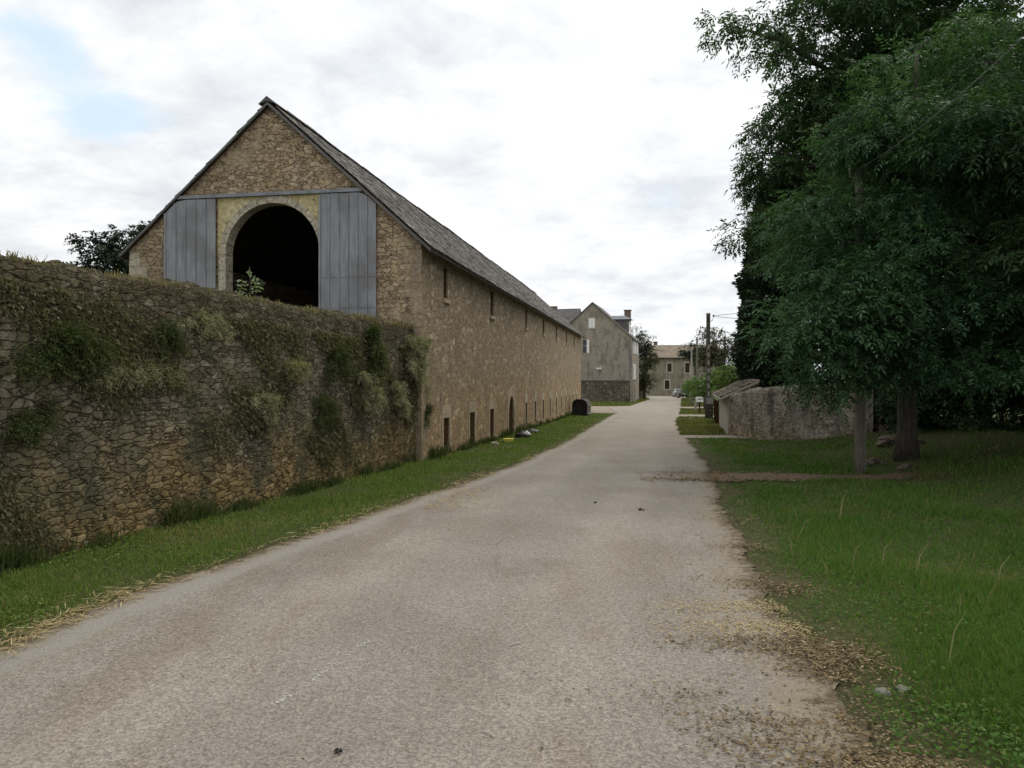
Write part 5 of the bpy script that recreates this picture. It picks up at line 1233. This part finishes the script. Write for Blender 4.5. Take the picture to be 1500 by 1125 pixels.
# middle-distance planting
def far_tree(name, label, cx_, cy_, ells, mat, seed, n_per=26, ll=.3, lw=.14, group=None, tz=None, tr=.2, limbs=14, L=.5, cat='tree'):
    g = float(gz(cx_, cy_)); cl = []
    for i, (c, rad, n, r0, r1) in enumerate(ells): cl += shell(c, rad, n, seed + i, r0, r1, .35, g + .3)
    ztop = tz or max(c[2] for c in cl) - .5
    return make_tree(name, label, cat, (cx_, cy_), cl, [(cx_, cy_, g + (ztop - g) * .4), (cx_, cy_, ztop)], tr, M[mat], M['bark'], seed, group, n_per=n_per, L=L, nl=7, ll=ll, lw=lw, limbs=limbs)
def pz(u, v, y): return at(u, v, y)
c = pz(944, 535, 118); far_tree('ivy_tree', 'dark brown green tree swallowed by ivy beside the grey gabled house', c[0], 118, [(c, (1.5, 1.5, 4.2), 60, .6, 1.0), (pz(938, 505, 118), (1.2, 1.2, 1.6), 22, .5, .8)], 'brown_leaf', 81, 22)
c = pz(936, 486, 128); far_tree('light_tree', 'thin airy tree with sparse leaves rising behind the gabled house', c[0] - .5, 128, [(pz(932, 487, 128), (1.9, 1.5, 1.6), 18, .35, .6), (pz(950, 489, 128), (1.2, 1.2, .6), 8, .3, .45)], 'brown_leaf', 84, 26, .26, .12, limbs=22)
c = pz(1062, 518, 92); far_tree('olive_tree', 'large olive brown tree behind the concrete pole and shed roof', c[0], 92, [(pz(1060, 524, 92), (3.0, 2.0, 2.6), 70, .6, 1.0), (pz(1046, 492, 92), (1.1, 1.0, 1.2), 16, .35, .6), (pz(1030, 487, 92), (.8, .8, 1.0), 10, .3, .45), (pz(1082, 500, 92), (1.0, 1.0, 1.6), 18, .4, .7)], 'brown_leaf', 87, 26)
c = pz(1018, 518, 108); far_tree('cedar_tree', 'dark flat-branched conifer before the tile roofed house', c[0], 108, [(pz(1004, 516, 108), (1.0, .9, .45), 14, .35, .55), (pz(1018, 514, 108), (1.3, 1.2, 1.5), 24, .45, .7), (pz(1027, 521, 108), (1.5, 1.2, .9), 22, .45, .7)], 'cypress', 92, 34, .3, .12)
r = np.random.default_rng(5)
for i, (u, v, y_, w, h, lab) in enumerate([(1022, 563, 84, 1.5, 1.6, 'light green vine bush beside the parked cars'), (1032, 566, 70, 1.3, 1.4, 'light green vine bush just behind the concrete pole'), (1052, 556, 66, 1.5, 1.3, 'bright green vine bush right of the concrete pole'),
                                     (1074, 550, 62, 1.3, 1.4, 'light green vine bush above the far end of the shed roof'), (1013, 567, 112, .9, 1.0, 'darker vine bush touching the dark grey hatchback')]):
    c = pz(u, v, y_); far_tree('vine_bush', lab, c[0], y_, [(c, (w, 1.0, h * .75), 26, .4, .7)], 'vine', 120 + i * 3, 30, .22, .16, tr=.08, limbs=8, L=.35, cat='bush')
bush('hedge_bush', 'dark low bush hiding the foot of the shed behind the concrete pole', (14.6, 49.5), (1.0, 2.2, 1.0), 30, 'dark_leaf', 210, 40, .15, .08, .35, .6)
bush('hedge_bush', 'dark bush below the cypress behind the shed', (13.5, 40.5), (1.6, 1.6, 1.5), 30, 'dark_leaf', 211, 40, .15, .08, .4, .7)

# distant hill
hx_ = np.linspace(-2600, 3400, 241); prof_ = 28 + 95 * np.exp(-((hx_ - 530) / 110) ** 2) + 8 * np.sin(hx_ / 310.0) + 5 * np.sin(hx_ / 97.0)
V = []; 
for k, (yy, f) in enumerate([(2300, -.1), (2600, .55), (3000, 1.0), (3600, .4), (3900, -.1)]): V.append(np.stack([hx_, np.full(241, yy) + 40 * np.sin(hx_ / 200), prof_ * f - 6], -1))
V = np.array(V).reshape(-1, 3); i = np.arange(len(V)).reshape(5, 241)
M['hill'] = plain('haze_blue_hill', (.10, .13, .16), .95, .05, var=.2, scale=.01)  # distance haze put into the colour as a blue tint
meta(npmesh('hills', V, np.stack([i[:-1, :-1], i[:-1, 1:], i[1:, 1:], i[1:, :-1]], -1).reshape(-1, 4), M['hill'], smooth=True), 'far wooded hills coloured blue for haze behind the end of the lane', 'hills', kind='structure')

# ------------------------------------------------------------------ sky, sun, camera
SUN_EL, SUN_AZ = math.radians(52), math.radians(38)      # azimuth from +Y towards +X
w = bpy.data.worlds.new('World'); S.world = w; w.use_nodes = True; t = w.node_tree; t.nodes.clear()
sky = nd(t, 'ShaderNodeTexSky', sky_type='NISHITA', sun_disc=False, sun_elevation=SUN_EL, sun_rotation=SUN_AZ, air_density=1.0, dust_density=1.0)
co = nd(t, 'ShaderNodeTexCoord').outputs['Generated']
sx = nd(t, 'ShaderNodeSeparateXYZ', {0: co})
zc = mth(t, 'ADD', mth(t, 'MAXIMUM', sx.outputs[2], 0.0), .22)
cv = nd(t, 'ShaderNodeCombineXYZ', {0: mth(t, 'DIVIDE', sx.outputs[0], zc), 1: mth(t, 'DIVIDE', sx.outputs[1], zc), 2: 0.0}).outputs[0]
n1 = noise(t, cv, 1.5, 9, .56, dist=.25); n2 = noise(t, vmap(t, cv, (1, 1, 1), (5, 3, 1)), 3.2, 9, .6, dist=.2)
dens = mth(t, 'MULTIPLY_ADD', n1, .9, mth(t, 'MULTIPLY', n2, .35))
# openings in the cloud sheet at fixed bearings of the sky
hole_sum = None
for (u, v, rad, amt) in [(155, 165, .085, .40), (55, 52, .06, .30), (20, 225, .05, .1), (495, 5, .07, .22), (760, 240, .10, .06), (870, 335, .10, .06)]:
    d = Vector(((u - CU) / F, 1, (HV - v) / F)).normalized()
    dn = nd(t, 'ShaderNodeVectorMath', {0: co, 1: tuple(d)}, operation='SUBTRACT').outputs[0]
    dn = nd(t, 'ShaderNodeVectorMath', {0: dn, 1: (1, 1, 2.0)}, operation='MULTIPLY').outputs[0]
    ln = nd(t, 'ShaderNodeVectorMath', {0: dn}, operation='LENGTH').outputs['Value']
    h = sm(t, ln, 0, rad * 1.6, amt, 0)
    hole_sum = h if hole_sum is None else mth(t, 'ADD', hole_sum, h)
mask = sm(t, mth(t, 'SUBTRACT', dens, hole_sum), .30, .54)
shade = ramp(t, n2, [(.33, (.71, .74, .78)), (.48, (.86, .88, .90)), (.64, (1.03, 1.03, 1.03))])
# the cloud sheet is brighter towards the hidden sun
sd = Vector((math.sin(SUN_AZ) * math.cos(SUN_EL), math.cos(SUN_AZ) * math.cos(SUN_EL), math.sin(SUN_EL)))
dt = nd(t, 'ShaderNodeVectorMath', {0: co, 1: tuple(sd)}, operation='DOT_PRODUCT').outputs['Value']
gl = sm(t, dt, .2, 1.0, .93, 1.01)
cl_ = nd(t, 'ShaderNodeVectorMath', {0: shade, 'Scale': mth(t, 'MULTIPLY', gl, 10.0)}, operation='SCALE').outputs[0]
blue = nd(t, 'ShaderNodeVectorMath', {0: sky.outputs[0], 'Scale': 1.0}, operation='SCALE').outputs[0]
blue = mix(t, .8, blue, (7.2, 8.8, 10.2))
col = mix(t, mask, blue, cl_)
bg = nd(t, 'ShaderNodeBackground', {'Color': col, 'Strength': .1})
nd(t, 'ShaderNodeOutputWorld', {'Surface': bg.outputs[0]})
L_ = bpy.data.lights.new('sun', 'SUN'); L_.energy = 1.3; L_.angle = math.radians(22); L_.color = (1, .92, .78)
so = bpy.data.objects.new('sun', L_); COL.objects.link(so); so.rotation_euler = (-sd).to_track_quat('-Z', 'Y').to_euler(); so.location = (0, 0, 40)
cam = bpy.data.cameras.new('camera'); cam.sensor_width = 36; cam.lens = 36 * F / 1500; cam.shift_y = -(HV - 562.5) / -1500 * -1
cam.shift_y = (HV - 562.5) / 1500; cam.clip_end = 9000; cam.clip_start = .05
co_ = bpy.data.objects.new('camera', cam); COL.objects.link(co_); co_.location = (0, 0, CAMZ); co_.rotation_euler = (math.radians(90), 0, 0)
S.camera = co_
S.view_settings.view_transform = 'Standard'; S.view_settings.look = 'None'; S.view_settings.exposure = 0.18; S.view_settings.gamma = 1.0
S.cycles.max_bounces = 6; S.cycles.diffuse_bounces = 3; S.cycles.transmission_bounces = 4
